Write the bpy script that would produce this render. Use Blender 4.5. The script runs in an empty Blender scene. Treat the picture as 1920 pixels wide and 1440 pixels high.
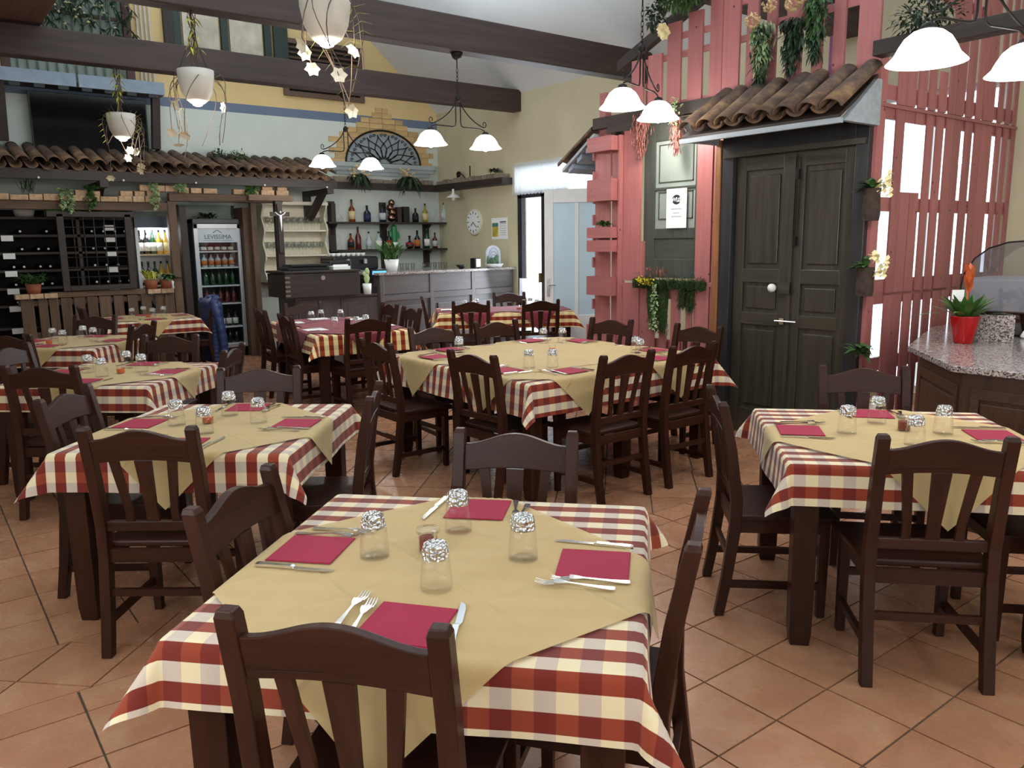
import bpy, bmesh, math, random
from mathutils import Matrix, Vector
random.seed(7)
PI = math.pi
scene = bpy.context.scene
COL = scene.collection

# ---------------------------------------------------------------- camera
cam_data = bpy.data.cameras.new('camera')
cam_data.sensor_width = 36.0
cam_data.lens = 28.0
cam_data.clip_end = 200
cam = bpy.data.objects.new('camera', cam_data)
COL.objects.link(cam)
PITCH, ROLL, YAW = 0.175377, -0.012899, 0.651725
F0 = Vector((math.sin(YAW), math.cos(YAW), 0)); R0 = Vector((math.cos(YAW), -math.sin(YAW), 0)); U0 = Vector((0, 0, 1))
Fw = F0*math.cos(PITCH) - U0*math.sin(PITCH); Up = F0*math.sin(PITCH) + U0*math.cos(PITCH)
R2 = R0*math.cos(ROLL) + Up*math.sin(ROLL); U2 = -R0*math.sin(ROLL) + Up*math.cos(ROLL)
m = Matrix.Identity(4)
for i in range(3):
    m[i][0] = R2[i]; m[i][1] = U2[i]; m[i][2] = -Fw[i]
m[2][3] = 1.6
cam.matrix_world = m
scene.camera = cam

# ---------------------------------------------------------------- world, lights, exposure
scene.view_settings.view_transform = 'Standard'
scene.view_settings.look = 'None'
scene.view_settings.gamma = 1.0
scene.view_settings.use_curve_mapping = False
scene.view_settings.exposure = 0.0
world = bpy.data.worlds.new('world'); scene.world = world
world.use_nodes = True
bg = world.node_tree.nodes['Background']
bg.inputs[0].default_value = (0.86, 0.93, 1.0, 1)
bg.inputs[1].default_value = 3.0

def area_light(name, loc, target, sx, sy, power, color=(1, 1, 1), spread=PI):
    d = bpy.data.lights.new(name, 'AREA'); d.shape = 'RECTANGLE'; d.size = sx; d.size_y = sy
    d.energy = power; d.color = color; d.spread = spread
    o = bpy.data.objects.new(name, d); COL.objects.link(o); o.location = loc
    o.rotation_euler = (Vector(target)-Vector(loc)).to_track_quat('-Z', 'Y').to_euler()
    return o
# area lights added as daylight from unseen windows behind and left of the camera
area_light('added_daylight_front', (1.5, -2.7, 1.9), (2.5, 4, 0.8), 4.5, 2.2, 7, (0.90, 0.96, 1.0))
area_light('added_daylight_left', (-1.12, 1.6, 1.7), (3, 2.2, 0.2), 2.6, 1.5, 28, (0.96, 0.98, 1.0))
# unseen lights added above the roof beams to brighten the ceiling and room
for _y, _p in ((8.6, 120), (5.9, 150), (3.2, 170), (0.2, 130)):
    area_light('added_ceiling_wash', (3.3, _y, 4.15), (3.3, _y, 9), 5.0, 1.6, _p, (0.74, 0.88, 1.0))
area_light('daylight_door', (7.72, 9.15, 1.5), (4.0, 6.5, 0.6), 1.6, 2.4, 90, (0.80, 0.90, 1.0))  # daylight through the glazed door on the right wall

def point_light(name, loc, power, color=(0.98, 0.98, 0.96), r=0.05):
    d = bpy.data.lights.new(name, 'POINT'); d.energy = power; d.color = color; d.shadow_soft_size = r
    o = bpy.data.objects.new(name, d); COL.objects.link(o); o.location = loc
    return o

# ---------------------------------------------------------------- helpers
def lin(c):
    return tuple(((x/255.0)/12.92 if x/255.0 <= 0.04045 else ((x/255.0+0.055)/1.055)**2.4) for x in c)

W = {}                                   # world matrix of every object made here

class MB:
    def __init__(s): s.v = []; s.f = []; s.uv = None; s.smooth = False
    def add(s, vs, fs, m=None):
        n = len(s.v)
        if m is not None: vs = [tuple(m @ Vector(v)) for v in vs]
        s.v += [tuple(v) for v in vs]; s.f += [tuple(i+n for i in f) for f in fs]
        return s
    def box(s, c, d, m=None):
        x, y, z = c; a, b, h = d[0]/2, d[1]/2, d[2]/2
        vs = [(x+i*a, y+j*b, z+k*h) for k in (-1, 1) for j in (-1, 1) for i in (-1, 1)]
        return s.add(vs, [(0, 2, 3, 1), (4, 5, 7, 6), (0, 1, 5, 4), (2, 6, 7, 3), (0, 4, 6, 2), (1, 3, 7, 5)], m)
    def bx(s, x0, x1, y0, y1, z0, z1, m=None):
        return s.box(((x0+x1)/2, (y0+y1)/2, (z0+z1)/2), (abs(x1-x0), abs(y1-y0), abs(z1-z0)), m)
    def sweep(s, secs, m=None):
        """secs: list of 4-corner sections"""
        vs = [p for q in secs for p in q]; k = len(secs[0]); fs = []
        for i in range(len(secs)-1):
            for j in range(k):
                a = i*k+j; b = i*k+(j+1) % k
                fs.append((a, b, b+k, a+k))
        fs.append(tuple(range(k))[::-1]); fs.append(tuple((len(secs)-1)*k+j for j in range(k)))
        return s.add(vs, fs, m)
    def prism(s, poly, a, b, axis='z', m=None):
        """extrude 2d poly from a to b along axis; poly in the other two axes (x,y),(x,z),(y,z)"""
        def P(p, t):
            return {'z': (p[0], p[1], t), 'y': (p[0], t, p[1]), 'x': (t, p[0], p[1])}[axis]
        n = len(poly); vs = [P(p, a) for p in poly]+[P(p, b) for p in poly]
        fs = [(i, (i+1) % n, (i+1) % n+n, i+n) for i in range(n)]
        fs += [tuple(range(n))[::-1], tuple(range(n, 2*n))]
        return s.add(vs, fs, m)
    def lathe(s, prof, n=20, m=None, cap0=True, cap1=True, a0=0, a1=2*PI):
        vs = []; fs = []; full = abs(a1-a0-2*PI) < 1e-6; k = n if full else n+1
        for r, z in prof:
            for i in range(k):
                a = a0+(a1-a0)*i/n; vs.append((r*math.cos(a), r*math.sin(a), z))
        for j in range(len(prof)-1):
            for i in range(n):
                p = j*k+i; q = j*k+(i+1) % k
                fs.append((p, q, q+k, p+k))
        if cap0 and full and prof[0][0] > 1e-5: fs.append(tuple(range(k))[::-1])
        if cap1 and full and prof[-1][0] > 1e-5: fs.append(tuple((len(prof)-1)*k+i for i in range(k)))
        return s.add(vs, fs, m)
    def tube(s, pts, r, n=6, m=None):
        pts = [Vector(p) for p in pts]; secs = []
        up = Vector((0.13, 0.27, 1)).normalized()
        for i, p in enumerate(pts):
            t = (pts[min(i+1, len(pts)-1)]-pts[max(i-1, 0)])
            if t.length < 1e-9: t = Vector((0, 0, 1))
            t.normalize(); a = t.cross(up)
            if a.length < 1e-3: a = t.cross(Vector((1, 0, 0)))
            a.normalize(); b = t.cross(a)
            rr = r[i] if isinstance(r, (list, tuple)) else r
            secs.append([tuple(p+(a*math.cos(2*PI*j/n)+b*math.sin(2*PI*j/n))*rr) for j in range(n)])
        return s.sweep(secs, m)
    def leaf(s, base, d, L, w, droop=0.3, segs=3, m=None):
        base = Vector(base); d = Vector(d).normalized(); side = d.cross(Vector((0, 0, 1)))
        if side.length < 1e-3: side = Vector((1, 0, 0))
        side.normalize(); vs = []; fs = []
        for i in range(segs+1):
            t = i/segs; p = base+d*L*t+Vector((0, 0, -droop*L*t*t)); ww = w*math.sin(PI*min(0.98, 0.12+0.88*t))*0.5+0.0004
            vs += [tuple(p+side*ww), tuple(p-side*ww)]
            if i: fs.append((2*i-2, 2*i-1, 2*i+1, 2*i))
        return s.add(vs, fs, m)
    def mesh(s, name, mat, smooth=False):
        me = bpy.data.meshes.new(name); me.from_pydata(s.v, [], s.f); me.update()
        if s.uv:
            l = me.uv_layers.new(name='UVMap')
            for lp in me.loops: l.data[lp.index].uv = s.uv[lp.vertex_index]
        if mat: me.materials.append(mat)
        if smooth:
            me.polygons.foreach_set('use_smooth', [True]*len(me.polygons)); me.update()
        return me

def obj(name, mb, mat=None, parent=None, loc=None, rotz=0.0, world=False, smooth=False, bevel=0.0, mesh=None):
    me = mesh or mb.mesh(name, mat, smooth)
    o = bpy.data.objects.new(name, me); COL.objects.link(o)
    M = Matrix.Identity(4)
    if loc is not None or rotz: M = Matrix.Translation(loc or (0, 0, 0)) @ Matrix.Rotation(rotz, 4, 'Z')
    o.matrix_basis = M
    if parent is not None:
        o.parent = parent
        if world:
            o.matrix_parent_inverse = W[parent].inverted(); W[o] = M
        else: W[o] = W[parent] @ M
    else: W[o] = M
    if bevel:
        b = o.modifiers.new('bevel', 'BEVEL'); b.width = bevel; b.segments = 2; b.limit_method = 'ANGLE'; b.angle_limit = 0.7
    return o

def tag(o, label, cat, group=None, kind=None):
    if label: o['label'] = label
    if cat: o['category'] = cat
    if group: o['group'] = group
    if kind: o['kind'] = kind
    return o

def thing(name, label, cat, loc=(0, 0, 0), rotz=0.0, group=None):
    o = bpy.data.objects.new(name, None); COL.objects.link(o); o.empty_display_size = 0.05
    o.matrix_basis = Matrix.Translation(loc) @ Matrix.Rotation(rotz, 4, 'Z'); W[o] = o.matrix_basis.copy()
    return tag(o, label, cat, group)

def struct(name, mb, mat, parent=None, **k):
    o = obj(name, mb, mat, parent, world=parent is not None, **k)
    if parent is None: o['kind'] = 'structure'
    return o

def dup(root, loc, rotz, label=None, group=None):
    r = root.copy(); COL.objects.link(r)
    r.matrix_basis = Matrix.Translation(loc) @ Matrix.Rotation(rotz, 4, 'Z'); W[r] = r.matrix_basis.copy()
    if label: r['label'] = label
    if group: r['group'] = group
    for ch in list(root.children):
        c = ch.copy(); COL.objects.link(c); c.parent = r
        for g in list(ch.children):
            d = g.copy(); COL.objects.link(d); d.parent = c
    return r

# ---------------------------------------------------------------- materials
def newmat(name):
    mt = bpy.data.materials.new(name); mt.use_nodes = True
    nt = mt.node_tree; b = nt.nodes['Principled BSDF']
    return mt, nt, b
def ramp(nt, fac, stops, interp='LINEAR'):
    r = nt.nodes.new('ShaderNodeValToRGB'); r.color_ramp.interpolation = interp
    e = r.color_ramp.elements
    while len(e) < len(stops): e.new(0.5)
    for i, (p, c) in enumerate(stops): e[i].position = p; e[i].color = (*c, 1) if len(c) == 3 else c
    nt.links.new(fac, r.inputs[0]); return r.outputs[0]
def math_n(nt, op, a, b=None):
    n = nt.nodes.new('ShaderNodeMath'); n.operation = op
    for i, x in enumerate((a, b)):
        if x is None: continue
        if isinstance(x, (int, float)): n.inputs[i].default_value = x
        else: nt.links.new(x, n.inputs[i])
    return n.outputs[0]
def mixc(nt, f, a, b, mode='MIX'):
    n = nt.nodes.new('ShaderNodeMix'); n.data_type = 'RGBA'; n.blend_type = mode
    for i, x in ((0, f), (6, a), (7, b)):
        if isinstance(x, (int, float)): n.inputs[i].default_value = x
        elif isinstance(x, tuple): n.inputs[i].default_value = (*x, 1) if len(x) == 3 else x
        else: nt.links.new(x, n.inputs[i])
    return n.outputs[2]
def coords(nt, scale=(1, 1, 1), kind='Object', rnd=False):
    tc = nt.nodes.new('ShaderNodeTexCoord'); mp = nt.nodes.new('ShaderNodeMapping')
    mp.inputs['Scale'].default_value = scale; nt.links.new(tc.outputs[kind], mp.inputs[0])
    if rnd:
        oi = nt.nodes.new('ShaderNodeObjectInfo'); c = nt.nodes.new('ShaderNodeCombineXYZ')
        v = math_n(nt, 'MULTIPLY', oi.outputs['Random'], 37.0)
        for i in range(3): nt.links.new(v, c.inputs[i])
        nt.links.new(c.outputs[0], mp.inputs['Location'])
    return mp.outputs[0]
def noise(nt, vec, scale, detail=4, rough=0.55):
    n = nt.nodes.new('ShaderNodeTexNoise'); n.inputs['Scale'].default_value = scale
    n.inputs['Detail'].default_value = detail; n.inputs['Roughness'].default_value = rough
    nt.links.new(vec, n.inputs['Vector']); return n.outputs['Fac']
def bump(nt, b, h, strength=0.3, dist=0.01):
    n = nt.nodes.new('ShaderNodeBump'); n.inputs['Strength'].default_value = strength; n.inputs['Distance'].default_value = dist
    nt.links.new(h, n.inputs['Height']); nt.links.new(n.outputs[0], b.inputs['Normal'])

def plain(name, rgb, rough=0.5, metal=0.0, var=0.08, sc=6.0, bmp=0.0, spec=0.5, em=None, es=0.0, rnd=0.0):
    mt, nt, b = newmat(name); c = lin(rgb)
    v = coords(nt); f = noise(nt, v, sc)
    lo = tuple(x*(1-var) for x in c); hi = tuple(min(1, x*(1+var)) for x in c)
    col = ramp(nt, f, [(0.3, lo), (0.7, hi)])
    if rnd:
        oi = nt.nodes.new('ShaderNodeObjectInfo')
        col = mixc(nt, 1.0, col, ramp(nt, oi.outputs['Random'], [(0, (1-rnd,)*3), (1, (1, 1, 1))]), 'MULTIPLY')
    nt.links.new(col, b.inputs['Base Color'])
    b.inputs['Roughness'].default_value = rough; b.inputs['Metallic'].default_value = metal
    b.inputs['Specular IOR Level'].default_value = spec
    if bmp: bump(nt, b, noise(nt, v, sc*6), bmp, 0.01)
    if em: b.inputs['Emission Color'].default_value = (*lin(em), 1); b.inputs['Emission Strength'].default_value = es
    return mt

def wood(name, rgb, axis='X', rough=0.4, var=0.35, bmp=0.15, rnd=0.25, spec=0.5, knots=False, sc=1.0):
    mt, nt, b = newmat(name); c = lin(rgb)
    s = {'X': (1.2, 16, 16), 'Y': (16, 1.2, 16), 'Z': (16, 16, 1.2)}[axis]
    s = tuple(q*sc for q in s)
    v = coords(nt, s, rnd=True); f = noise(nt, v, 1.6, 5, 0.6)
    lo = tuple(x*(1-var) for x in c); hi = tuple(min(1, x*(1+var)) for x in c)
    col = ramp(nt, f, [(0.32, lo), (0.68, hi)])
    oi = nt.nodes.new('ShaderNodeObjectInfo')
    col = mixc(nt, 1.0, col, ramp(nt, oi.outputs['Random'], [(0, (1-rnd,)*3), (1, (1, 1, 1))]), 'MULTIPLY')
    if knots:
        vo = nt.nodes.new('ShaderNodeTexVoronoi'); vo.inputs['Scale'].default_value = 7.0
        v2 = coords(nt, (1, 1, 1), rnd=True); nt.links.new(v2, vo.inputs['Vector'])
        k = ramp(nt, vo.outputs['Distance'], [(0.05, (0.25,)*3), (0.085, (1, 1, 1))])
        col = mixc(nt, 1.0, col, k, 'MULTIPLY')
    nt.links.new(col, b.inputs['Base Color'])
    b.inputs['Roughness'].default_value = rough; b.inputs['Specular IOR Level'].default_value = spec
    if bmp: bump(nt, b, f, bmp, 0.004)
    return mt

CH = {a: wood('chair_wood_'+a, (54, 28, 19), a, 0.36, 0.3, 0.12, 0.15, 0.22) for a in 'XYZ'}
BEAM = wood('beam_wood', (64, 48, 43), 'X', 0.6, 0.3, 0.2, 0.1, sc=0.6)
RUST_W = {a: wood('rustic_wood_'+a, (104, 78, 58), a, 0.65, 0.35, 0.3, 0.35) for a in 'XYZ'}
DARKW = {a: wood('dark_wood_'+a, (50, 38, 32), a, 0.55, 0.3, 0.2, 0.2) for a in 'XYZ'}
PINK = {a: wood('pink_painted_wood_'+a, (180, 110, 108), a, 0.5, 0.10, 0.2, 0.22, knots=True) for a in 'XYZ'}
LILAC = wood('lilac_painted_wood', (190, 140, 190), 'Z', 0.5, 0.08, 0.1, 0.1)
DOORW = {a: wood('old_door_paint_'+a, (62, 57, 49), a, 0.24, 0.28, 0.35, 0.12, sc=0.8) for a in 'XYZ'}
SHUTW = {a: wood('grey_shutter_paint_'+a, (70, 72, 66), a, 0.45, 0.18, 0.2, 0.1) for a in 'XYZ'}
POSTW = wood('varnished_post', (140, 92, 58), 'Z', 0.4, 0.35, 0.2, 0.1)
BARW = {a: wood('bar_wood_'+a, (88, 78, 78), a, 0.35, 0.22, 0.15, 0.12) for a in 'XYZ'}
COUNTW = {a: wood('counter_wood_'+a, (80, 52, 36), a, 0.45, 0.3, 0.15, 0.12) for a in 'XYZ'}
CREAMW = plain('cream_painted_wood', (226, 218, 196), 0.45)
STEEL = plain('polished_steel', (225, 225, 225), 0.18, 1.0, 0.03)
IRON = plain('wrought_iron', (34, 30, 28), 0.45, 0.6)
BLACKP = plain('black_plastic', (18, 18, 20), 0.35)
SCREEN = plain('tv_screen', (6, 6, 9), 0.12, spec=0.6)
WHITEP = plain('white_enamel', (232, 232, 230), 0.35, var=0.03)
PAPER = plain('white_paper', (240, 240, 238), 0.8, var=0.02)
BLUEW = plain('blue_painted_board', (134, 148, 164), 0.5, var=0.12)
TERRA = plain('terracotta', (152, 84, 58), 0.75, var=0.2, bmp=0.2)
STONE = plain('plaster_cornice', (168, 178, 178), 0.7, var=0.08)
GREEN = plain('leaf_green', (64, 98, 48), 0.5, var=0.35, sc=25, spec=0.4)
LEAFD = plain('dark_leaf', (40, 60, 36), 0.55, var=0.35, sc=25)
LEAFL = plain('pale_leaf', (150, 172, 120), 0.55, var=0.3, sc=30)
LEAFY = plain('yellow_leaf', (190, 190, 70), 0.5, var=0.25, sc=30)
MOSS = plain('moss', (50, 72, 32), 0.95, var=0.45, sc=40, bmp=0.8)
DRY = plain('dried_flower_pink', (150, 92, 82), 0.8, var=0.3, sc=30)
TWIG = plain('twig_brown', (92, 74, 58), 0.8, var=0.3, sc=30)
PETAL = plain('cream_petal', (240, 226, 176), 0.6, var=0.08, sc=30)
HYDR = plain('hydrangea_cream', (214, 186, 140), 0.8, var=0.2, sc=40)
POTG = plain('grey_white_ceramic', (206, 198, 186), 0.45, var=0.05)
REDP = plain('glossy_red_ceramic', (176, 14, 18), 0.12, var=0.03)
NAPR = plain('crimson_paper_napkin', (156, 32, 62), 0.85, var=0.05, sc=80)
NAPW = plain('white_paper_napkin', (236, 232, 228), 0.85, var=0.03)
BARK = plain('log_bark', (66, 52, 44), 0.9, var=0.4, sc=20, bmp=0.8)
BRASS = plain('brass', (180, 140, 70), 0.3, 1.0)
YELLOW = plain('yellow_flower', (226, 210, 60), 0.6, var=0.15, sc=30)

def glass_mat(name, tint=(1, 1, 1), refl=0.06, rough=0.02):
    mt, nt, b = newmat(name); nt.nodes.remove(b)
    out = nt.nodes['Material Output']
    tr = nt.nodes.new('ShaderNodeBsdfTransparent'); tr.inputs[0].default_value = (*tint, 1)
    gl = nt.nodes.new('ShaderNodeBsdfGlossy'); gl.inputs['Roughness'].default_value = rough
    lw = nt.nodes.new('ShaderNodeLayerWeight'); lw.inputs['Blend'].default_value = 0.35
    f = math_n(nt, 'ADD', math_n(nt, 'MULTIPLY', math_n(nt, 'POWER', lw.outputs['Facing'], 2.0), 0.32), refl)
    mx = nt.nodes.new('ShaderNodeMixShader'); nt.links.new(f, mx.inputs[0]); nt.links.new(tr.outputs[0], mx.inputs[1]); nt.links.new(gl.outputs[0], mx.inputs[2])
    nt.links.new(mx.outputs[0], out.inputs[0]); return mt
GLASS = glass_mat('clear_glass', (0.995, 0.995, 0.995), 0.015)
DGLASS = glass_mat('stemware_glass', (0.93, 0.94, 0.94), 0.10)
PANE = glass_mat('window_pane', (0.93, 0.95, 0.95), 0.08)
GREYGLASS = glass_mat('smoked_glass', (0.84, 0.84, 0.88), 0.10)

def crackle_glass():
    mt, nt, b = newmat('crackled_glass_base')
    v = coords(nt, rnd=True)
    vo = nt.nodes.new('ShaderNodeTexVoronoi'); vo.inputs['Scale'].default_value = 95.0; nt.links.new(v, vo.inputs['Vector'])
    f = noise(nt, v, 60)
    col = ramp(nt, f, [(0.30, (0.55, 0.56, 0.57)), (0.55, (1, 1, 1))])
    nt.links.new(col, b.inputs['Base Color'])
    b.inputs['Metallic'].default_value = 0.75; b.inputs['Roughness'].default_value = 0.12
    b.inputs['Transmission Weight'].default_value = 0.75; b.inputs['IOR'].default_value = 1.5
    bump(nt, b, vo.outputs['Distance'], 1.0, 0.012)
    return mt
CRACK = crackle_glass()

def sandy_glass(name, tint, rough=0.1):
    mt, nt, b = newmat(name)
    b.inputs['Base Color'].default_value = (*lin(tint), 1); b.inputs['Roughness'].default_value = rough
    b.inputs['Specular IOR Level'].default_value = 0.7
    return mt
BOT = {k: sandy_glass('bottle_'+k, c) for k, c in {'dark': (22, 24, 22), 'green': (20, 60, 30), 'amber': (120, 56, 22), 'red': (92, 24, 20), 'navy': (24, 28, 46), 'yellow': (150, 140, 40), 'clear': (176, 190, 190), 'gold': (196, 150, 50)}.items()}

def emit(name, rgb, strength):
    mt, nt, b = newmat(name); nt.nodes.remove(b); e = nt.nodes.new('ShaderNodeEmission')
    e.inputs[0].default_value = (*lin(rgb), 1); e.inputs[1].default_value = strength
    nt.links.new(e.outputs[0], nt.nodes['Material Output'].inputs[0]); return mt
SHADE = emit('lit_opal_glass', (255, 250, 244), 7.0)
BULB = emit('lit_bulb', (255, 252, 246), 30.0)
LCD = emit('register_display', (110, 190, 235), 1.4)
FRIDGELAMP = emit('cold_shelf_lamp', (235, 245, 255), 6.0)

def checker(name, dark1, dark2, light1, light2, p=0.09):
    mt, nt, b = newmat(name)
    uv = nt.nodes.new('ShaderNodeUVMap'); sp = nt.nodes.new('ShaderNodeSeparateXYZ'); nt.links.new(uv.outputs[0], sp.inputs[0])
    def stripe(o, per, ph=0.0):
        a = math_n(nt, 'ADD', o, 50.0*per+ph); a = math_n(nt, 'MODULO', a, per); a = math_n(nt, 'SUBTRACT', a, per*0.5)
        a = math_n(nt, 'MULTIPLY', a, 1/(per*0.012))
        a = math_n(nt, 'ADD', a, 0.5); n = nt.nodes.new('ShaderNodeClamp'); nt.links.new(a, n.inputs[0]); return n.outputs[0]
    sv = stripe(sp.outputs[1], p, 0.02); su = stripe(sp.outputs[0], p, 0.01)
    dk = mixc(nt, su, lin(dark1), lin(dark2)); lt = mixc(nt, su, lin(light1), lin(light2))
    # fine weave: a warp thread pattern that shows in the dark bars
    wv = noise(nt, coords(nt, (1, 1, 1), 'UV'), 900, 2)
    col = mixc(nt, sv, dk, lt)
    col = mixc(nt, 0.16, col, ramp(nt, wv, [(0.3, (0.55,)*3), (0.7, (1, 1, 1))]), 'MULTIPLY')
    nt.links.new(col, b.inputs['Base Color']); b.inputs['Roughness'].default_value = 0.85
    b.inputs['Specular IOR Level'].default_value = 0.2; b.inputs['Sheen Weight'].default_value = 0.15
    bump(nt, b, wv, 0.12, 0.001)
    return mt
CHECK = checker('checked_cloth', (142, 60, 38), (114, 40, 30), (226, 208, 170), (198, 180, 164))
CHECKY = checker('checked_cloth_gold', (160, 72, 36), (128, 40, 24), (246, 222, 158), (232, 204, 150))

def overlay_mat(name, rgb, alpha=0.9, crease=0.5):
    mt, nt, b = newmat(name); c = lin(rgb)
    uv = nt.nodes.new('ShaderNodeUVMap'); sp = nt.nodes.new('ShaderNodeSeparateXYZ'); nt.links.new(uv.outputs[0], sp.inputs[0])
    def line(o, off):
        a = math_n(nt, 'ABSOLUTE', math_n(nt, 'SUBTRACT', o, off)); return ramp(nt, a, [(0, (1, 1, 1)), (0.012, (0, 0, 0))])
    h = None
    for o in (0, 1):
        for off in (0.0, 0.24, -0.24):
            l = line(sp.outputs[o], off)
            h = l if h is None else mixc(nt, 1.0, h, l, 'ADD')
    w = noise(nt, coords(nt, (1, 1, 1), 'UV'), 5.0, 3)
    hh = math_n(nt, 'ADD', math_n(nt, 'MULTIPLY', h, crease), math_n(nt, 'MULTIPLY', w, 1.6))
    col = ramp(nt, noise(nt, coords(nt, (1, 1, 1), 'UV'), 3.0), [(0.3, tuple(x*0.95 for x in c)), (0.7, c)])
    nt.links.new(col, b.inputs['Base Color']); b.inputs['Roughness'].default_value = 0.85
    b.inputs['Alpha'].default_value = alpha; b.inputs['Sheen Weight'].default_value = 0.1
    bump(nt, b, hh, 0.6, 0.01)
    return mt
CREAM = overlay_mat('cream_overlay_cloth', (202, 172, 118), 0.84, 0.35)
MAROON = overlay_mat('maroon_overlay_cloth', (134, 46, 58), 0.97, 0.2)

def wall_mat(name, rgb, var=0.06, sc=1.6, bands=None):
    mt, nt, b = newmat(name); c = lin(rgb)
    v = coords(nt); f = noise(nt, v, sc, 5)
    col = ramp(nt, f, [(0.3, tuple(x*(1-var) for x in c)), (0.7, tuple(min(1, x*(1+var)) for x in c))])
    if bands:
        g = nt.nodes.new('ShaderNodeNewGeometry'); sp = nt.nodes.new('ShaderNodeSeparateXYZ'); nt.links.new(g.outputs['Position'], sp.inputs[0])
        for z, rgb2 in bands:
            s = math_n(nt, 'GREATER_THAN', sp.outputs[2], z); c2 = lin(rgb2)
            col2 = ramp(nt, f, [(0.3, tuple(x*(1-var*0.5) for x in c2)), (0.7, tuple(min(1, x*(1+var*0.5)) for x in c2))])
            col = mixc(nt, s, col, col2)
    nt.links.new(col, b.inputs['Base Color']); b.inputs['Roughness'].default_value = 0.9
    b.inputs['Specular IOR Level'].default_value = 0.2
    bump(nt, b, noise(nt, v, 9, 5), 0.12, 0.01)
    return mt
WALLB = wall_mat('back_wall_plaster', (206, 212, 204), 0.05, bands=[(3.56, (112, 124, 146)), (3.69, (224, 196, 142))])
WALLR = wall_mat('right_wall_plaster', (202, 192, 160), 0.10, 1.1)
CEIL = wall_mat('ceiling_plaster', (222, 224, 224), 0.02)
WALLP = wall_mat('plain_plaster', (214, 210, 196), 0.03)

def tile_mat(shine=0.2):
    mt, nt, b = newmat('terracotta_floor_tile')
    v = coords(nt, rnd=True); f = noise(nt, v, 4.0, 3, 0.5); f2 = noise(nt, v, 14.0, 3)
    c1, c2, c3 = lin((172, 121, 90)), lin((188, 141, 108)), lin((178, 126, 94))
    col = ramp(nt, f, [(0.3, c1), (0.5, c3), (0.72, c2)])
    oi = nt.nodes.new('ShaderNodeObjectInfo')
    col = mixc(nt, 1.0, col, ramp(nt, oi.outputs['Random'], [(0, (0.84, 0.82, 0.80)), (1, (1.0, 1.0, 1.0))]), 'MULTIPLY')
    nt.links.new(col, b.inputs['Base Color'])
    nt.links.new(ramp(nt, f2, [(0.3, (shine,)*3), (0.7, (shine+0.14,)*3)]), b.inputs['Roughness'])
    bump(nt, b, f2, 0.03, 0.002); return mt
TILE = tile_mat()
GROUT = plain('grout', (92, 76, 62), 0.9, var=0.2)

def granite():
    mt, nt, b = newmat('speckled_granite')
    v = coords(nt); vo = nt.nodes.new('ShaderNodeTexVoronoi'); vo.inputs['Scale'].default_value = 130.0; nt.links.new(v, vo.inputs['Vector'])
    f = math_n(nt, 'FRACT', math_n(nt, 'MULTIPLY', vo.outputs['Color'], 1.0))
    bw = nt.nodes.new('ShaderNodeSeparateColor'); nt.links.new(vo.outputs['Color'], bw.inputs[0])
    col = ramp(nt, bw.outputs[0], [(0.0, lin((70, 66, 66))), (0.25, lin((150, 138, 134))), (0.6, lin((186, 172, 166))), (0.9, lin((120, 108, 106)))], 'CONSTANT')
    nt.links.new(col, b.inputs['Base Color']); b.inputs['Roughness'].default_value = 0.15
    return mt
GRANITE = granite()

def rooftile_mat():
    mt, nt, b = newmat('weathered_roof_tile')
    v = coords(nt, rnd=True); f = noise(nt, v, 7.0, 6, 0.65)
    col = ramp(nt, f, [(0.3, lin((66, 54, 48))), (0.5, lin((110, 84, 68))), (0.66, lin((150, 118, 82))), (0.75, lin((112, 98, 84)))])
    oi = nt.nodes.new('ShaderNodeObjectInfo')
    col = mixc(nt, 1.0, col, ramp(nt, oi.outputs['Random'], [(0, (0.6, 0.6, 0.62)), (1, (1, 1, 1))]), 'MULTIPLY')
    nt.links.new(col, b.inputs['Base Color']); b.inputs['Roughness'].default_value = 0.9
    bump(nt, b, f, 0.5, 0.01); return mt
RTILE = rooftile_mat()
BRICK = plain('old_pale_brick', (208, 172, 136), 0.9, var=0.3, sc=14, bmp=0.5, rnd=0.3)
BRICKG = plain('grey_ledge_brick', (150, 134, 118), 0.9, var=0.3, sc=14, bmp=0.5, rnd=0.3)  # greyer, darker tone for the ledge bricks
BRICKY = plain('buff_brick', (212, 176, 122), 0.9, var=0.15, sc=8, bmp=0.3, rnd=0.22)

def text_mesh(s, size, depth=0.001, align='CENTER', bold=False):
    cu = bpy.data.curves.new('t', 'FONT'); cu.body = s; cu.size = size; cu.extrude = depth; cu.align_x = align; cu.align_y = 'CENTER'
    cu.resolution_u = 3
    if bold: cu.offset = size*0.02
    o = bpy.data.objects.new('t', cu); COL.objects.link(o)
    me = bpy.data.meshes.new_from_object(o); COL.objects.unlink(o); bpy.data.objects.remove(o)
    return me
def text_obj(name, s, size, mat, parent, M, depth=0.001, bold=False):
    me = text_mesh(s, size, depth, bold=bold); me.materials.clear(); me.materials.append(mat)
    o = bpy.data.objects.new(name, me); COL.objects.link(o); o.parent = parent
    o.matrix_parent_inverse = W[parent].inverted(); o.matrix_basis = M; W[o] = M.copy(); return o
def frame_M(origin, xdir, zdir):
    """matrix whose local x is xdir, local y is zdir (up), origin there"""
    x = Vector(xdir).normalized(); y = Vector(zdir).normalized(); z = x.cross(y)
    M = Matrix.Identity(4)
    for i in range(3): M[i][0] = x[i]; M[i][1] = y[i]; M[i][2] = z[i]; M[i][3] = origin[i]
    return M
UB = MB().box((0, 0, 0), (1, 1, 1))      # unit box shared by boards
_ub = {}
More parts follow.
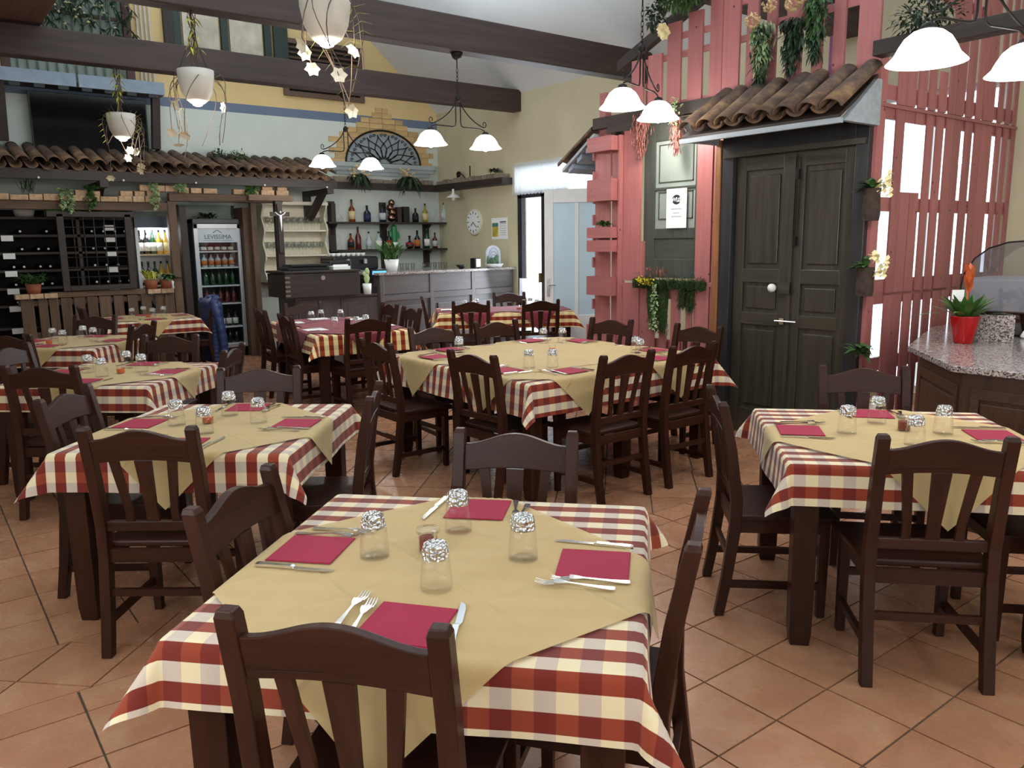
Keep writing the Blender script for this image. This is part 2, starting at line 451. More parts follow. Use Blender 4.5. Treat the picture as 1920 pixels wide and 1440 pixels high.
def board(name, parent, mat, x0, x1, y0, y1, z0, z1, tilt=0.0, label=None):
    """a board as its own object; box mesh built at its own centre, so alike boards can share data"""
    d = (round(abs(x1-x0), 3), round(abs(y1-y0), 3), round(abs(z1-z0), 3)); k = (d, mat.name)
    if k not in _ub: _ub[k] = MB().box((0, 0, 0), d).mesh(name, mat)
    o = bpy.data.objects.new(name, _ub[k]); COL.objects.link(o)
    M = Matrix.Translation(((x0+x1)/2, (y0+y1)/2, (z0+z1)/2)) @ Matrix.Rotation(tilt, 4, 'X')
    o.parent = parent; o.matrix_parent_inverse = W[parent].inverted(); o.matrix_basis = M; W[o] = M.copy()
    if label: o['label'] = label
    return o
# ================================================================ ROOM
XL, XR, YF, YB = -1.2, 7.8, -3.0, 12.3
EAVE, RX, RZ = 3.83, 3.3, 7.55

fl = MB().bx(XL-.2, XR+.4, YF-.2, YB+.2, -0.10, -0.006)
floor = struct('floor', fl, GROUT)

# floor tiles: straight grid, one diagonal band, and a field laid on the diagonal under the middle tables
def clip(poly, x0, x1, y0, y1):
    def cut(p, f, inter):
        out = []
        for i in range(len(p)):
            a, b = p[i], p[(i+1) % len(p)]
            if f(a): out.append(a)
            if f(a) != f(b): out.append(inter(a, b))
        return out
    def ix(c): return lambda a, b: (c, a[1]+(b[1]-a[1])*(c-a[0])/(b[0]-a[0]))
    def iy(c): return lambda a, b: (a[0]+(b[0]-a[0])*(c-a[1])/(b[1]-a[1]), c)
    for f, g in ((lambda p: p[0] >= x0, ix(x0)), (lambda p: p[0] <= x1, ix(x1)), (lambda p: p[1] >= y0, iy(y0)), (lambda p: p[1] <= y1, iy(y1))):
        if len(poly) >= 3: poly = cut(poly, f, g)
    return poly
def area(p): return abs(sum(p[i][0]*p[(i+1) % len(p)][1]-p[(i+1) % len(p)][0]*p[i][1] for i in range(len(p))))/2
G = 0.0042; T = 0.3056
tiles = []
def grid(x0, x1, y0, y1, gx, gy):
    i0 = math.floor((x0-gx)/T)-1; j0 = math.floor((y0-gy)/T)-1
    for i in range(i0, int((x1-gx)/T)+2):
        for j in range(j0, int((y1-gy)/T)+2):
            a, b = gx+i*T, gy+j*T
            p = clip([(a, b), (a+T, b), (a+T, b+T), (a, b+T)], x0, x1, y0, y1)
            if len(p) >= 3 and area(p) > 0.002: tiles.append(p)
def diag(x0, x1, y0, y1, gx, gy):
    r = T/math.sqrt(2)
    n = int((x1-x0)/r)+4; k = int((y1-y0)/r)+4
    i0 = math.floor((x0-gx)/r)-2; j0 = math.floor((y0-gy)/r)-2
    for i in range(i0, i0+n+3):
        for j in range(j0, j0+k+3):
            if (i+j) % 2: continue
            cx, cy = gx+i*r, gy+j*r
            p = clip([(cx-r, cy), (cx, cy-r), (cx+r, cy), (cx, cy+r)], x0, x1, y0, y1)
            if len(p) >= 3 and area(p) > 0.002: tiles.append(p)
grid(XL, XR, YF, 3.11, 2.49, 1.415)
diag(XL, XR, 3.11, 3.55, 0.396, 3.33)
grid(XL, 1.95, 3.55, YB, 2.49, 3.55)
diag(1.95, XR, 3.55, YB, 2.40, 4.45)
def shrink(p, g):
    cx = sum(q[0] for q in p)/len(p); cy = sum(q[1] for q in p)/len(p); out = []
    for q in p:
        d = math.hypot(q[0]-cx, q[1]-cy); k = max(0.2, (d-g*1.41)/d) if d else 1
        out.append((cx+(q[0]-cx)*k, cy+(q[1]-cy)*k))
    return out, cx, cy
def in_view(cx, cy):
    v = Vector((cx, cy, -1.6)); d = v.dot(Fw)
    if d < 0.8: return None
    a = 1493*v.dot(R2)/d; b = -1493*v.dot(U2)/d
    if abs(a) > 1000 or b > 800 or b < -740: return None
    return d
ready = []
for p in tiles:
    q, cx, cy = shrink(p, G); d = in_view(cx, cy); ready.append((d if d else 99, q, cx, cy))
ready.sort(key=lambda t: t[0])
near, rest = ready[:296], ready[296:]
_tm = {}
for d, q, cx, cy in near:
    key = tuple((round(a-cx, 3), round(b-cy, 3)) for a, b in q)
    if key not in _tm: _tm[key] = MB().prism(list(key), -0.012, 0.0).mesh('tile', TILE)
    o = obj('tile', None, None, floor, (cx, cy, random.uniform(-0.0006, 0.0006)), mesh=_tm[key])
far = MB()
for d, q, cx, cy in rest: far.prism(q, -0.012, 0.0)
o = obj('tile_field', far, TILE, floor); o['kind'] = 'stuff'

# ceiling: two slopes meeting at a ridge
c = MB()
t = 0.12
def slope_pts(x0, z0, x1, z1): return [(x0, z0), (x1, z1), (x1, z1+t), (x0, z0+t)]
c.prism(slope_pts(XR+.2, EAVE-.166, RX, RZ), YF, YB, 'y'); c.prism(slope_pts(XL-.2, EAVE-.166, RX, RZ), YF, YB, 'y')
struct('ceiling', c, CEIL)

# back wall with gable, right wall with glazed openings, left wall, front wall with wide windows
w = MB(); w.prism([(XL-.2, 0), (XR+.2, 0), (XR+.2, EAVE), (RX, RZ+.1), (XL-.2, EAVE)], YB, YB+.2, 'y')
wall_back = struct('wall_back', w, WALLB)
def wall_holes(mb, axis, p0, p1, a0, a1, z0, z1, holes):
    """wall in plane axis=x or y between p0..p1, spanning a0..a1, with rectangular holes (ha0,ha1,hz0,hz1)"""
    cuts = sorted(set([a0, a1]+[h[0] for h in holes]+[h[1] for h in holes]))
    for i in range(len(cuts)-1):
        a, b = cuts[i], cuts[i+1]; hs = sorted([(h[2], h[3]) for h in holes if h[0] <= a+1e-6 and h[1] >= b-1e-6])
        z = z0
        for h0, h1 in hs+[(z1, z1)]:
            if h0 > z+1e-6:
                if axis == 'x': mb.bx(p0, p1, a, b, z, h0)
                else: mb.bx(a, b, p0, p1, z, h0)
            z = max(z, h1)
    return mb
DOOR_H = (8.25, 10.05, 0.0, 2.78); WIN_H = (3.10, 4.45, 0.10, 2.95)
struct('wall_right', wall_holes(MB(), 'x', XR, XR+.2, YF, YB, 0, EAVE, [DOOR_H, WIN_H]), WALLR)
struct('wall_left', wall_holes(MB(), 'x', XL-.2, XL, YF, YB, 0, EAVE, [(.3, 2.9, .95, 2.45)]), WALLP)
f = MB()
for z in (.98, 2.42): f.bx(XL-.12, XL-.06, .3, 2.9, z-.03, z+.03)
for y in (.33, 1.6, 2.87): f.bx(XL-.12, XL-.06, y-.03, y+.03, 1.01, 2.39)
wo = struct('window_4', f, WHITEP); obj('pane', MB().bx(XL-.095, XL-.085, .36, 2.84, 1.01, 2.39), PANE, wo, world=True)  # unseen window, added to light the left floor
FW = [(-0.6, 2.0, 0.5, 2.6), (2.6, 5.2, 0.5, 2.6)]  # unseen window openings, added and sized to let light in behind the camera
wf = wall_holes(MB(), 'y', YF-.2, YF, XL-.2, XR+.2, 0, EAVE, FW); wf.prism([(XL-.2, EAVE), (XR+.2, EAVE), (RX, RZ+.1)], YF-.2, YF, 'y')
struct('wall_front', wf, WALLP)
wn = 1
for a, b, z0, z1 in FW:
    f = MB(); y = YF-.1
    f.bx(a, b, y-.03, y+.03, z0, z0+.07); f.bx(a, b, y-.03, y+.03, z1-.07, z1)
    for x in (a+.03, (a+b)/2, b-.03): f.bx(x-.035, x+.035, y-.03, y+.03, z0+.07, z1-.07)
    wo = struct('window_%d' % wn, f, WHITEP); wn += 1
    obj('pane', MB().bx(a+.06, b-.06, y-.004, y+.004, z0+.07, z1-.07), PANE, wo)
# window behind the pallet wall
f = MB(); a, b, z0, z1 = WIN_H
f.bx(XR+.06, XR+.12, a, b, z0, z0+.06); f.bx(XR+.06, XR+.12, a, b, z1-.06, z1)
for y in (a+.03, (a+b)/2, b-.03): f.bx(XR+.06, XR+.12, y-.03, y+.03, z0+.06, z1-.06)
wo = struct('window_3', f, WHITEP); obj('pane', MB().bx(XR+.085, XR+.095, a+.05, b-.05, z0+.05, z1-.05), PANE, wo)

# glazed entrance on the right wall: dark frame, bright panes, white lace valance
a, b, z0, z1 = DOOR_H
f = MB()
DFR = wood('dark_door_frame', (40, 36, 44), 'Z', 0.4, 0.2, 0.1)
for y in (10.0, 9.42, 8.95): f.bx(XR+.02, XR+.10, y-.05, y+.05, 0, 2.32)
f.bx(XR+.02, XR+.10, 8.25, 10.05, 2.28, 2.38); f.bx(XR+.02, XR+.10, 8.25, 10.05, 2.72, 2.78)
f.bx(XR+.02, XR+.10, 8.25, 8.32, 0, 2.78)
d1 = struct('door_1', f, DFR)
obj('glass_pane', MB().bx(XR+.055, XR+.065, 8.3, 10.0, 0.1, 2.74), PANE, d1, world=True)
obj('bottom_rail', MB().bx(XR+.03, XR+.09, 8.3, 10.0, 0, .12), DFR, d1, world=True)
obj('door_handle', MB().bx(XR-.03, XR+.02, 9.46, 9.48, 1.0, 1.14), BRASS, d1, world=True)
LACE = newmat('white_lace'); nt = LACE[1]; bb = LACE[2]
bb.inputs['Base Color'].default_value = (0.9, 0.92, 0.95, 1); bb.inputs['Roughness'].default_value = 0.9
bb.inputs['Alpha'].default_value = 0.8; bb.inputs['Transmission Weight'].default_value = 0.0
trn = nt.nodes.new('ShaderNodeBsdfTranslucent'); trn.inputs[0].default_value = (0.95, 0.97, 1, 1)
mx = nt.nodes.new('ShaderNodeMixShader'); mx.inputs[0].default_value = 0.7
nt.links.new(bb.outputs[0], mx.inputs[1]); nt.links.new(trn.outputs[0], mx.inputs[2]); nt.links.new(mx.outputs[0], nt.nodes['Material Output'].inputs[0])
LACE = LACE[0]
def curtain(name, x, y0, y1, z0, z1, label, n=60, amp=0.02, freq=75):
    mb = MB(); rows = 5
    for j in range(rows+1):
        z = z1+(z0-z1)*j/rows
        for i in range(n+1):
            y = y0+(y1-y0)*i/n; mb.v.append((x+amp*math.sin(freq*y)*(0.4+0.6*j/rows), y, z+(0.012*math.sin(freq*y) if j == rows else 0)))
    for j in range(rows):
        for i in range(n):
            a = j*(n+1)+i; mb.f.append((a, a+1, a+n+2, a+n+1))
    o = obj(name, mb, LACE, smooth=True); return tag(o, label, 'curtain')
curtain('lace_valance', XR-.03, 8.2, 10.1, 2.33, 2.80, 'white gathered valance hung over the glazed entrance, top right of bar')
curtain('lace_half_curtain', XR-.02, 9.45, 9.97, 0.75, 1.05, 'short grey lace half curtain low on the glazed door pane', 30)

# the open white door leaf standing in front of the glazed entrance
t = thing('glazed_white_door', 'open white door leaf with two tall frosted panes beside pink pallets', 'door', (7.0, 8.41, 0), math.atan2(7.93-8.41, .54), None)
Lw = 0.76; FROST = plain('frosted_door_glass', (196, 220, 232), 0.25, var=0.02)
f = MB()
f.bx(0, .12, -.02, .02, 0.005, 2.3); f.bx(Lw-.08, Lw, -.02, .02, .005, 2.3); f.bx(.41, .46, -.018, .018, .62, 2.12)
f.bx(.12, Lw-.08, -.02, .02, 2.12, 2.3); f.bx(.12, Lw-.08, -.02, .02, .005, .62)
obj('door_frame', f, WHITEP, t, bevel=.004)
for x0, x1 in ((.12, .41), (.46, Lw-.08)): obj('frosted_pane', MB().bx(x0, x1, -.006, .006, .62, 2.12), FROST, t)
h = MB(); h.bx(.03, .07, -.035, -.02, .88, 1.12); h.tube([(.05, -.04, 1.03), (.05, -.07, 1.03), (.15, -.07, 1.03)], .009)
obj('lever_handle', h, STEEL, t)

# ---------------------------------------------------------------- roof beams
def beam(name, x0, x1, y0, y1, z0, z1, label, mat=BEAM):
    o = obj(name, MB().bx(x0, x1, y0, y1, z0, z1), mat, bevel=.012); return tag(o, label, 'beam')
beam('ceiling_beam', XL, XR, 9.9, 10.1, 3.56, 3.87, 'dark timber roof beam farthest back, crossing above television and wall vent')
beam('ceiling_beam', XL, XR, 7.2, 7.4, 3.56, 3.90, 'dark timber roof beam second from the back wall, holding middle pendant lamp')
beam('ceiling_beam', XL, XR, 4.5, 4.7, 3.56, 3.90, 'dark timber roof beam at top edge above the pink slats')
beam('ceiling_beam', XL, XR, 1.8, 2.0, 3.56, 3.90, 'dark timber roof beam overhead nearest the camera')
B2 = wood('beam_wood_long', (86, 52, 42), 'Y', 0.6, 0.3, 0.2, 0.1)
beam('tie_beam', 0.5, 1.50, 7.4, 10.2, 3.90, 4.15, 'reddish brown timber lying across the beams in top left corner', B2)

# rafter above the stepped pink slats
mb = MB(); mb.sweep([[(5.50, y, z), (5.56, y, z), (5.56, y, z+.09), (5.50, y, z+.09)] for y, z in ((5.60, 3.20), (5.43, 3.25), (4.45, 3.62))])
# ================================================================ BACK WALL FITTINGS
# brick surround and iron fan grille
ax, az, ar = 6.72, 2.93, 0.70
t = thing('arched_fanlight', 'half round black iron scroll grille on back wall above bar', 'grille', (ax, YB, az))
WG = plain('fanlight_backing', (150, 160, 166), 0.6)
pts = [(ar*math.cos(a), ar*.77*math.sin(a)) for a in [PI*i/24 for i in range(25)]]
obj('backing', MB().prism(pts, -.015, -.003, 'y'), WG, t)
rim = MB(); rim.tube([(p[0], -.035, p[1]) for p in pts], .016); rim.tube([(-ar, -.035, 0), (ar, -.035, 0)], .014)
obj('rim', rim, IRON, t)
for i in range(9):
    a = PI*(i+0.5)/9; mb = MB()
    d = (math.cos(a), .77*math.sin(a)); e = (-math.sin(a), math.cos(a))
    for sgn in (-1, 1):
        P = []
        for k in range(15):
            u = k/14; r = 0.10+0.56*u*ar/.7*.9; off = sgn*(0.075*math.sin(PI*u*1.55))*(.4+u)
            P.append((d[0]*r+e[0]*off, -.035, max(.005, d[1]*r+e[1]*off*.77)))
        mb.tube(P, .008, 5)
        cx, cz = d[0]*.60*ar/.7, d[1]*.60*ar/.7
        mb.tube([(cx+e[0]*sgn*.035+.03*(1-k/14)*math.cos(k*.6), -.035, max(.005, cz+e[1]*sgn*.035+.03*(1-k/14)*math.sin(k*.6))) for k in range(12)], .006, 5)
    obj('scroll', mb, IRON, t)
hub = MB(); hub.lathe([(.10, -.04), (.10, -.02)], 16, Matrix.Rotation(PI/2, 4, 'X')); 
# stepped brick surround, courses of separate bricks
bt = thing('brick_surround', 'stepped buff brick surround framing the arched iron grille', 'brickwork', (ax, YB, 2.9))
ch_ = .085; row = 0; z = 0.0
while z < .92:
    zz = z+ch_/2
    inn = ar*math.sqrt(max(0, 1-(min(zz, ar*.77)/(ar*.77))**2)) + .02 if zz < ar*.77 else 0
    out_ = (0.98 - (.10 if row % 2 else 0)) if z < .42 else max(.12, .92-(z-.38)*1.75 - (.06 if row % 2 else 0))
    x = inn
    while x < out_-.04:
        x2 = min(out_, x+.24)
        for s in ((-1, 1) if inn > 0 or x > 0 else (1,)):
            board('brick', bt, BRICKY, ax+s*(x+.004), ax+s*(x2-.004), YB-.018, YB-.001, 2.9+z+.003, 2.9+z+ch_-.003)
        if inn == 0 and x == 0:
            board('brick', bt, BRICKY, ax-x2+.004, ax-.004, YB-.018, YB-.001, 2.9+z+.003, 2.9+z+ch_-.003)
        x = x2
    z += ch_; row += 1
cor = MB(); cor.bx(ax-1.0, ax+1.0, YB-.10, YB, 2.86, 2.93); cor.bx(ax-.95, ax+.95, YB-.07, YB, 2.80, 2.86); cor.bx(ax-.88, ax+.88, YB-.04, YB, 2.74, 2.80)
tag(obj('stone_cornice', cor, STONE), 'grey blue moulded ledge under the arched grille', 'ledge')

# louvred vent
t = thing('wall_vent', 'large brown louvred vent high on the yellow back wall', 'vent', (5.72, YB, 4.3))
VB = plain('vent_brown', (104, 80, 66), 0.6); VD = plain('vent_dark', (30, 24, 22), 0.8)
f = MB(); f.bx(-.68, .68, -.05, 0, .35, .42); f.bx(-.68, .68, -.05, 0, -.42, -.35); f.bx(-.68, -.60, -.05, 0, -.35, .35); f.bx(.60, .68, -.05, 0, -.35, .35)
obj('frame', f, VB, t); obj('backing', MB().bx(-.6, .6, -.008, -.002, -.35, .35), VD, t)
for i in range(9):
    o = obj('slat', MB().box((0, 0, 0), (1.2, .05, .012)), VB, t, (0, -.03, -.30+i*.075)); o.rotation_euler = (0.7, 0, 0)

# upper windows with shutters
t = thing('green_shutter_window', 'weathered white panels in dark green frame high on yellow wall', 'window', (4.2, YB, 4.6))
DG = plain('dark_green_paint', (36, 52, 44), 0.5); WW = plain('weathered_white_panel', (196, 188, 168), 0.8, var=0.25, sc=4)
f = MB()
for x in (-.68, -.02, .62): f.bx(x-.05, x+.05, -.07, 0, -.36, .8)
f.bx(-.735, .725, -.066, 0, -.365, -.26); f.bx(-.735, .725, -.066, 0, .72, .825)
obj('frame', f, DG, t)
f = MB(); f.bx(-.86, -.73, -.09, 0, -.4, .85); obj('side_post', f, DARKW['Z'], t)
for x0, x1 in ((-.60, -.10), (.06, .54)): obj('panel', MB().bx(x0, x1, -.045, -.01, -.24, .7), WW, t)
obj('shutter', MB().bx(.70, .92, -.10, -.06, -.36, .8), DG, t)

t = thing('barred_window', 'grey green window with vertical bars above the television', 'window', (2.15, YB, 4.3))
GG = plain('grey_green_pane', (142, 154, 142), 0.4, var=0.15, sc=3); GB = plain('grey_green_bar', (110, 122, 110), 0.4)
obj('pane', MB().bx(-.72, .68, -.02, -.004, -.62, 1.0), GG, t)
f = MB(); f.bx(-.80, -.70, -.08, 0, -.62, 1.0); f.bx(.66, .76, -.08, 0, -.62, 1.0); f.bx(-.70, .66, -.08, 0, -.62, -.55); f.bx(-.7, .66, -.05, 0, .3, .34)
obj('frame', f, plain('window_frame_brown', (84, 58, 50), 0.6), t)
for i in range(12): obj('bar', MB().lathe([(.012, -.6), (.012, 1.0)], 8), GB, t, (-.62+i*.112, -.06, 0))
t = thing('conduit_bundle', 'row of thin pale pipes running up beside the barred window', 'pipes', (3.0, YB-.03, 3.72))
for i in range(4): obj('pipe', MB().lathe([(.014, 0), (.014, 1.5)], 8), POTG, t, (i*.055, 0, 0))
# garland hanging over the barred window
t = thing('hanging_garland', 'green trailing garland with white blossoms over barred window', 'garland', (2.3, YB-.2, 4.7))
mb = MB(); fb = MB()
for k in range(11):
    x0 = -.75+k*.13; L = random.uniform(.35, .75)
    P = [(x0+.05*math.sin(j*1.3+k), random.uniform(-.04, .04), .2-L*j/8) for j in range(9)]
    mb.tube(P, .008, 4)
    for p in P:
        for _ in range(5): mb.leaf(p, (random.uniform(-1, 1), random.uniform(-1, .3), random.uniform(-1, .2)), .10, .035, .4, 2)
        if random.random() < .35: fb.lathe([(0, -.02), (.025, 0), (0, .02)], 6, Matrix.Translation(p))
o = obj('foliage', mb, LEAFD, t); o['kind'] = 'stuff'; o = obj('blossoms', fb, PETAL, t); o['kind'] = 'stuff'

# blue shelf, TV and brackets
t = thing('television', 'large black flat screen television mounted under blue shelf', 'television', (2.28, YB-.18, 3.17))
obj('casing', MB().bx(-.70, .70, -.03, .05, -.41, .41), BLACKP, t, bevel=.006)
obj('screen', MB().bx(-.685, .685, -.034, -.03, -.39, .395), SCREEN, t)
obj('wall_mount', MB().bx(-.2, .2, .05, .18, -.15, .15), BLACKP, t)
t = thing('blue_shelf', 'long pale blue board shelf above the television', 'shelf', (2.1, YB, 3.68))
for i, (x0, x1) in enumerate(((-1.1, 0.02), (.05, 1.1))): obj('board', MB().bx(x0, x1, -.36, -.33, -.03, .13), BLUEW, t)
obj('shelf_board', MB().bx(-1.1, 1.1, -.33, 0, -.03, 0), DARKW['X'], t)
for i in range(8): obj('block', MB().bx(-1.0+i*.27, -.88+i*.27, -.35, -.31, -.075, -.03), BLACKP, t)
for x in (-.82, 1.0):
    mb = MB(); mb.sweep([[(x-.05, -.30, -.03), (x+.05, -.30, -.03), (x+.05, -.20, -.03), (x-.05, -.20, -.03)], [(x-.05, -.12, -.72), (x+.05, -.12, -.72), (x+.05, 0, -.72), (x-.05, 0, -.72)]])
    obj('bracket', mb, DARKW['Z'], t)

# tiled canopy over the wine nook
CY0, CY1 = 11.38, 12.28
t = thing('tiled_canopy', 'long clay tiled canopy with dark timber edge above wine nook', 'canopy', (3.3, YB, 2.5))
obj('fascia', MB().bx(XL+.1, 5.42, CY0, CY0+.06, 2.44, 2.54), DARKW['X'], t, world=True)
obj('deck', MB().prism([(CY0, 2.54), (CY1, 2.80), (CY1, 2.82), (CY0, 2.56)], XL+.1, 5.40, 'x'), DARKW['X'], t, world=True)
def cap_mesh(L, r0, r1, up=True, th=.012, n=7):
    """half round tile along +y from 0 to L"""
    mb = MB(); sg = 1 if up else -1; vs = []; fs = []
    for j, (y, r) in enumerate(((0, r0), (L, r1))):
        for rr in (r, r-th):
            for i in range(n+1):
                a = PI*i/n; vs.append((rr*math.cos(a), y, sg*rr*.8*math.sin(a)))
    k = n+1
    for i in range(n):
        fs += [(i, i+1, 2*k+i+1, 2*k+i), (k+i+1, k+i, 3*k+i, 3*k+i+1), (i, k+i, k+i+1, i+1), (2*k+i, 2*k+i+1, 3*k+i+1, 3*k+i)]
    fs += [(0, 2*k, 3*k, k), (n, k+n, 3*k+n, 2*k+n)]
    return mb.add(vs, fs)
TL = .96
m_cap = cap_mesh(TL, .082, .068).mesh('cap_tile', RTILE, True); m_pan = cap_mesh(TL, .070, .082, False).mesh('pan_tile', RTILE, True)
def tile_row(parent, n, place):
    for i in range(n):
        for nm, me, off in (('pan_tile', m_pan, .5), ('cap_tile', m_cap, 0)):
            o = bpy.data.objects.new(nm, me); COL.objects.link(o); o.parent = parent
            o.matrix_parent_inverse = W[parent].inverted(); o.matrix_basis = place(i+off, nm); W[o] = o.matrix_basis.copy()
sl = math.atan2(.26, .9)
def pl1(i, nm):
    x = 5.32-i*.165; jy = random.uniform(-.03, .02)
    return Matrix.Translation((x, CY0-.03+jy, 2.60+random.uniform(-.008, .008)+(0 if nm == 'pan_tile' else .04))) @ Matrix.Rotation(sl, 4, 'X') @ Matrix.Rotation(random.uniform(-.05, .05), 4, 'Z')
tile_row(t, 28, pl1)
for x in (5.30, 2.22, -.4):
    mb = MB(); mb.bx(x-.05, x+.05, CY0-.02, 12.2, 2.36, 2.44); mb.bx(x-.05, x+.05, 12.2, YB, 2.0, 2.44)
    mb.sweep([[(x-.045, 11.55, 2.40), (x+.045, 11.55, 2.40), (x+.045, 11.70, 2.40), (x-.045, 11.70, 2.40)], [(x-.045, 12.14, 1.98), (x+.045, 12.14, 1.98), (x+.045, 12.28, 2.0), (x-.045, 12.28, 2.0)]])
    obj('bracket', mb, DARKW['Y'], t, world=True)
for x in (1.5, 2.45, 3.35, 4.3, 5.25): obj('light_bulb', MB().lathe([(0, -.02), (.014, -.008), (.014, .004), (0, .012)], 8, Matrix.Translation((x, CY0-.012, 2.455))), WHITEP, t, world=True)

def clump(name, loc, dims, n, L, w, mat, label, cat='plant', group=None, tail=0.0):
    t = thing(name, label, cat, loc, 0, group); mb = MB()
    for _ in range(n):
        v = Vector((random.gauss(0, 1), random.gauss(0, 1), random.gauss(0, 1))).normalized()*random.uniform(.35, 1.05)
        p = (v.x*dims[0], v.y*dims[1], v.z*dims[2]-(tail*random.random() if random.random() < .3 else 0))
        mb.leaf(p, (v.x+random.gauss(0, .5), v.y+random.gauss(0, .5), v.z+random.gauss(0, .5)+.2), L*random.uniform(.6, 1.2), w, .4, 2)
    o = obj('foliage', mb, mat, t); o['kind'] = 'stuff'; return t
def bush(name, loc, n, L, w, mat, label, cat='plant', group=None, up=0.6, parent=None, spread=1.0, droop=.5, flowers=None, fr=.02, nf=0, rad=.04):
    t = thing(name, label, cat, loc, 0, group) if parent is None else parent
    mb = MB()
    for _ in range(int(n)):
        a = random.uniform(0, 2*PI); e = random.uniform(up-.5, up+.6)
        b = (random.gauss(0, rad), random.gauss(0, rad), random.uniform(0, rad))
        mb.leaf(b, (math.cos(a)*spread, math.sin(a)*spread, e), L*random.uniform(.6, 1.15), w*random.uniform(.7, 1.2), droop, 3)
    o = obj('foliage', mb, mat, t, None if parent is None else loc); o['kind'] = 'stuff'
    if flowers:
        fb = MB()
        for _ in range(nf):
            a = random.uniform(0, 2*PI); r = random.uniform(0, L*.8)
            fb.lathe([(0, -fr*.6), (fr, 0), (0, fr*.6)], 6, Matrix.Translation((math.cos(a)*r, math.sin(a)*r, random.uniform(0, L*.8))) @ Matrix.Rotation(random.uniform(0, 3), 4, 'X'))
        o = obj('blossoms', fb, flowers, t, None if parent is None else loc); o['kind'] = 'stuff'
    return t
clump('canopy_shrub', (3.86, 11.95, 2.86), (.17, .12, .11), 260, .06, .02, LEAFD, 'left of two small dark shrubs standing on the canopy tiles')
clump('canopy_shrub', (4.15, 11.95, 2.87), (.15, .12, .12), 260, .06, .02, GREEN, 'right, brighter of two small shrubs standing on the canopy tiles')

# timber ledge with bricks running round the corner above the bar
lt = thing('timber_ledge', 'dark timber ledge running round the corner above the bottle shelves', 'ledge', (XR, YB, 2.5))
obj('back_board', MB().bx(5.45, XR, YB-.22, YB, 2.50, 2.60), DARKW['X'], lt, world=True)
obj('side_board', MB().bx(XR-.22, XR, 10.12, YB-.22, 2.50, 2.60), DARKW['Y'], lt, world=True)
bl = thing('ledge_bricks', 'single course of old bricks laid along the timber ledge above bar', 'bricks', (XR, YB, 2.6))
x = 5.55
while x < 7.6:
    L = random.uniform(.15, .25); board('brick', bl, BRICKG, x, x+L-.01, YB-.16, YB-.03, 2.60, 2.60+random.uniform(.06, .10)); x += L
y = YB-.2
while y > 10.4:
    L = random.uniform(.15, .25); board('brick', bl, BRICKG, XR-.16, XR-.03, y-L+.01, y, 2.60, 2.60+random.uniform(.06, .09)); y -= L
for i, (x, lab) in enumerate(((6.10, 'left of two trailing pink and green bouquets on ledge above bottles'), (7.02, 'right of two trailing pink and green bouquets on ledge above bottles'))):
    bush('ledge_bouquet', (x, YB-.30, 2.68), 70, .22, .045, LEAFD, lab, 'plant', None, .2, droop=1.1, flowers=HYDR, fr=.026, nf=22)
bush('ledge_succulent', (XR-.12, 10.45, 2.70), 60, .13, .03, LEAFD, 'small dark plant on the right wall ledge beside the iron scroll')
mb = MB(); mb.tube([(XR-.1, 11.5-.06*(1-k/30)*math.cos(k*.45), 2.74+.05*(1-k/30)*math.sin(k*.45)) for k in range(20)], .014, 5)
mb.tube([(XR-.1, 11.55-i*.04, 2.70+.05*math.sin(i*.6)) for i in range(10)], .009, 5); mb.tube([(XR-.1, 11.16, 2.60), (XR-.1, 11.16, 2.86)], .010, 5)
tag(obj('iron_scroll', mb, IRON), 'black iron scroll ornament standing on the right wall ledge', 'ornament')
# small pleated white wall lamp
t = thing('porcelain_lamp', 'small unlit pleated white ceiling lamp beneath ledge near clock', 'lamp', (XR-.25, 11.45, 2.36))
obj('shade', MB().lathe([(.015, .08), (.03, .06), (.13, .0), (.14, -.005)], 20), WHITEP, t, smooth=True)
obj('holder', MB().lathe([(.018, -.05), (.03, -.02), (.018, .14)], 12), WHITEP, t, smooth=True)

# clock and calendar on the right wall
t = thing('wall_clock', 'round white wall clock on beige wall beside the bar', 'clock', (XR, 11.18, 1.95))
RY = Matrix.Rotation(-PI/2, 4, 'Y')
obj('case', MB().lathe([(.215, 0), (.215, .03), (.19, .04)], 40, RY, cap0=True), CREAMW, t, smooth=False)
obj('dial', MB().lathe([(.188, .0405), (.0, .0406)], 40, RY), PAPER, t)
mk = MB()
for k in range(12):
    a = k*PI/6; mk.box((0, 0, 0), (.006, .012, .03 if k % 3 else .045), Matrix.Translation((-.043, .155*math.sin(a), .155*math.cos(a))) @ Matrix.Rotation(-a, 4, 'X'))
obj('hour_marks', mk, BLACKP, t)
for nm, L, a in (('hour_hand', .09, 2*PI*(7.6/12)), ('minute_hand', .14, 2*PI*(22/60))):
    obj(nm, MB().box((0, 0, L/2), (.004, .010, L), Matrix.Translation((-.047, 0, 0)) @ Matrix.Rotation(a, 4, 'X')), BLACKP, t)
t = thing('wall_calendar', 'white paper calendar with yellow and green picture on beige wall', 'calendar', (XR, 10.5, 1.83))
obj('sheet', MB().bx(-.006, 0, -.21, .21, -.17, .17), PAPER, t)
obj('picture', MB().bx(-.008, -.006, .03, .19, -.13, .08), plain('calendar_picture', (196, 176, 70), 0.7, var=0.35, sc=7), t)
obj('picture_top', MB().bx(-.009, -.006, .03, .19, .03, .09), plain('calendar_picture_top', (70, 120, 110), 0.7, var=0.2, sc=7), t)
mk = MB()
for i in range(6): mk.bx(-.008, -.006, -.18, -.02, .07-i*.035, .075-i*.035)
mk.bx(-.008, -.006, -.18, -.02, .09, .115); obj('date_lines', mk, plain('grey_print', (110, 120, 130), 0.8), t)
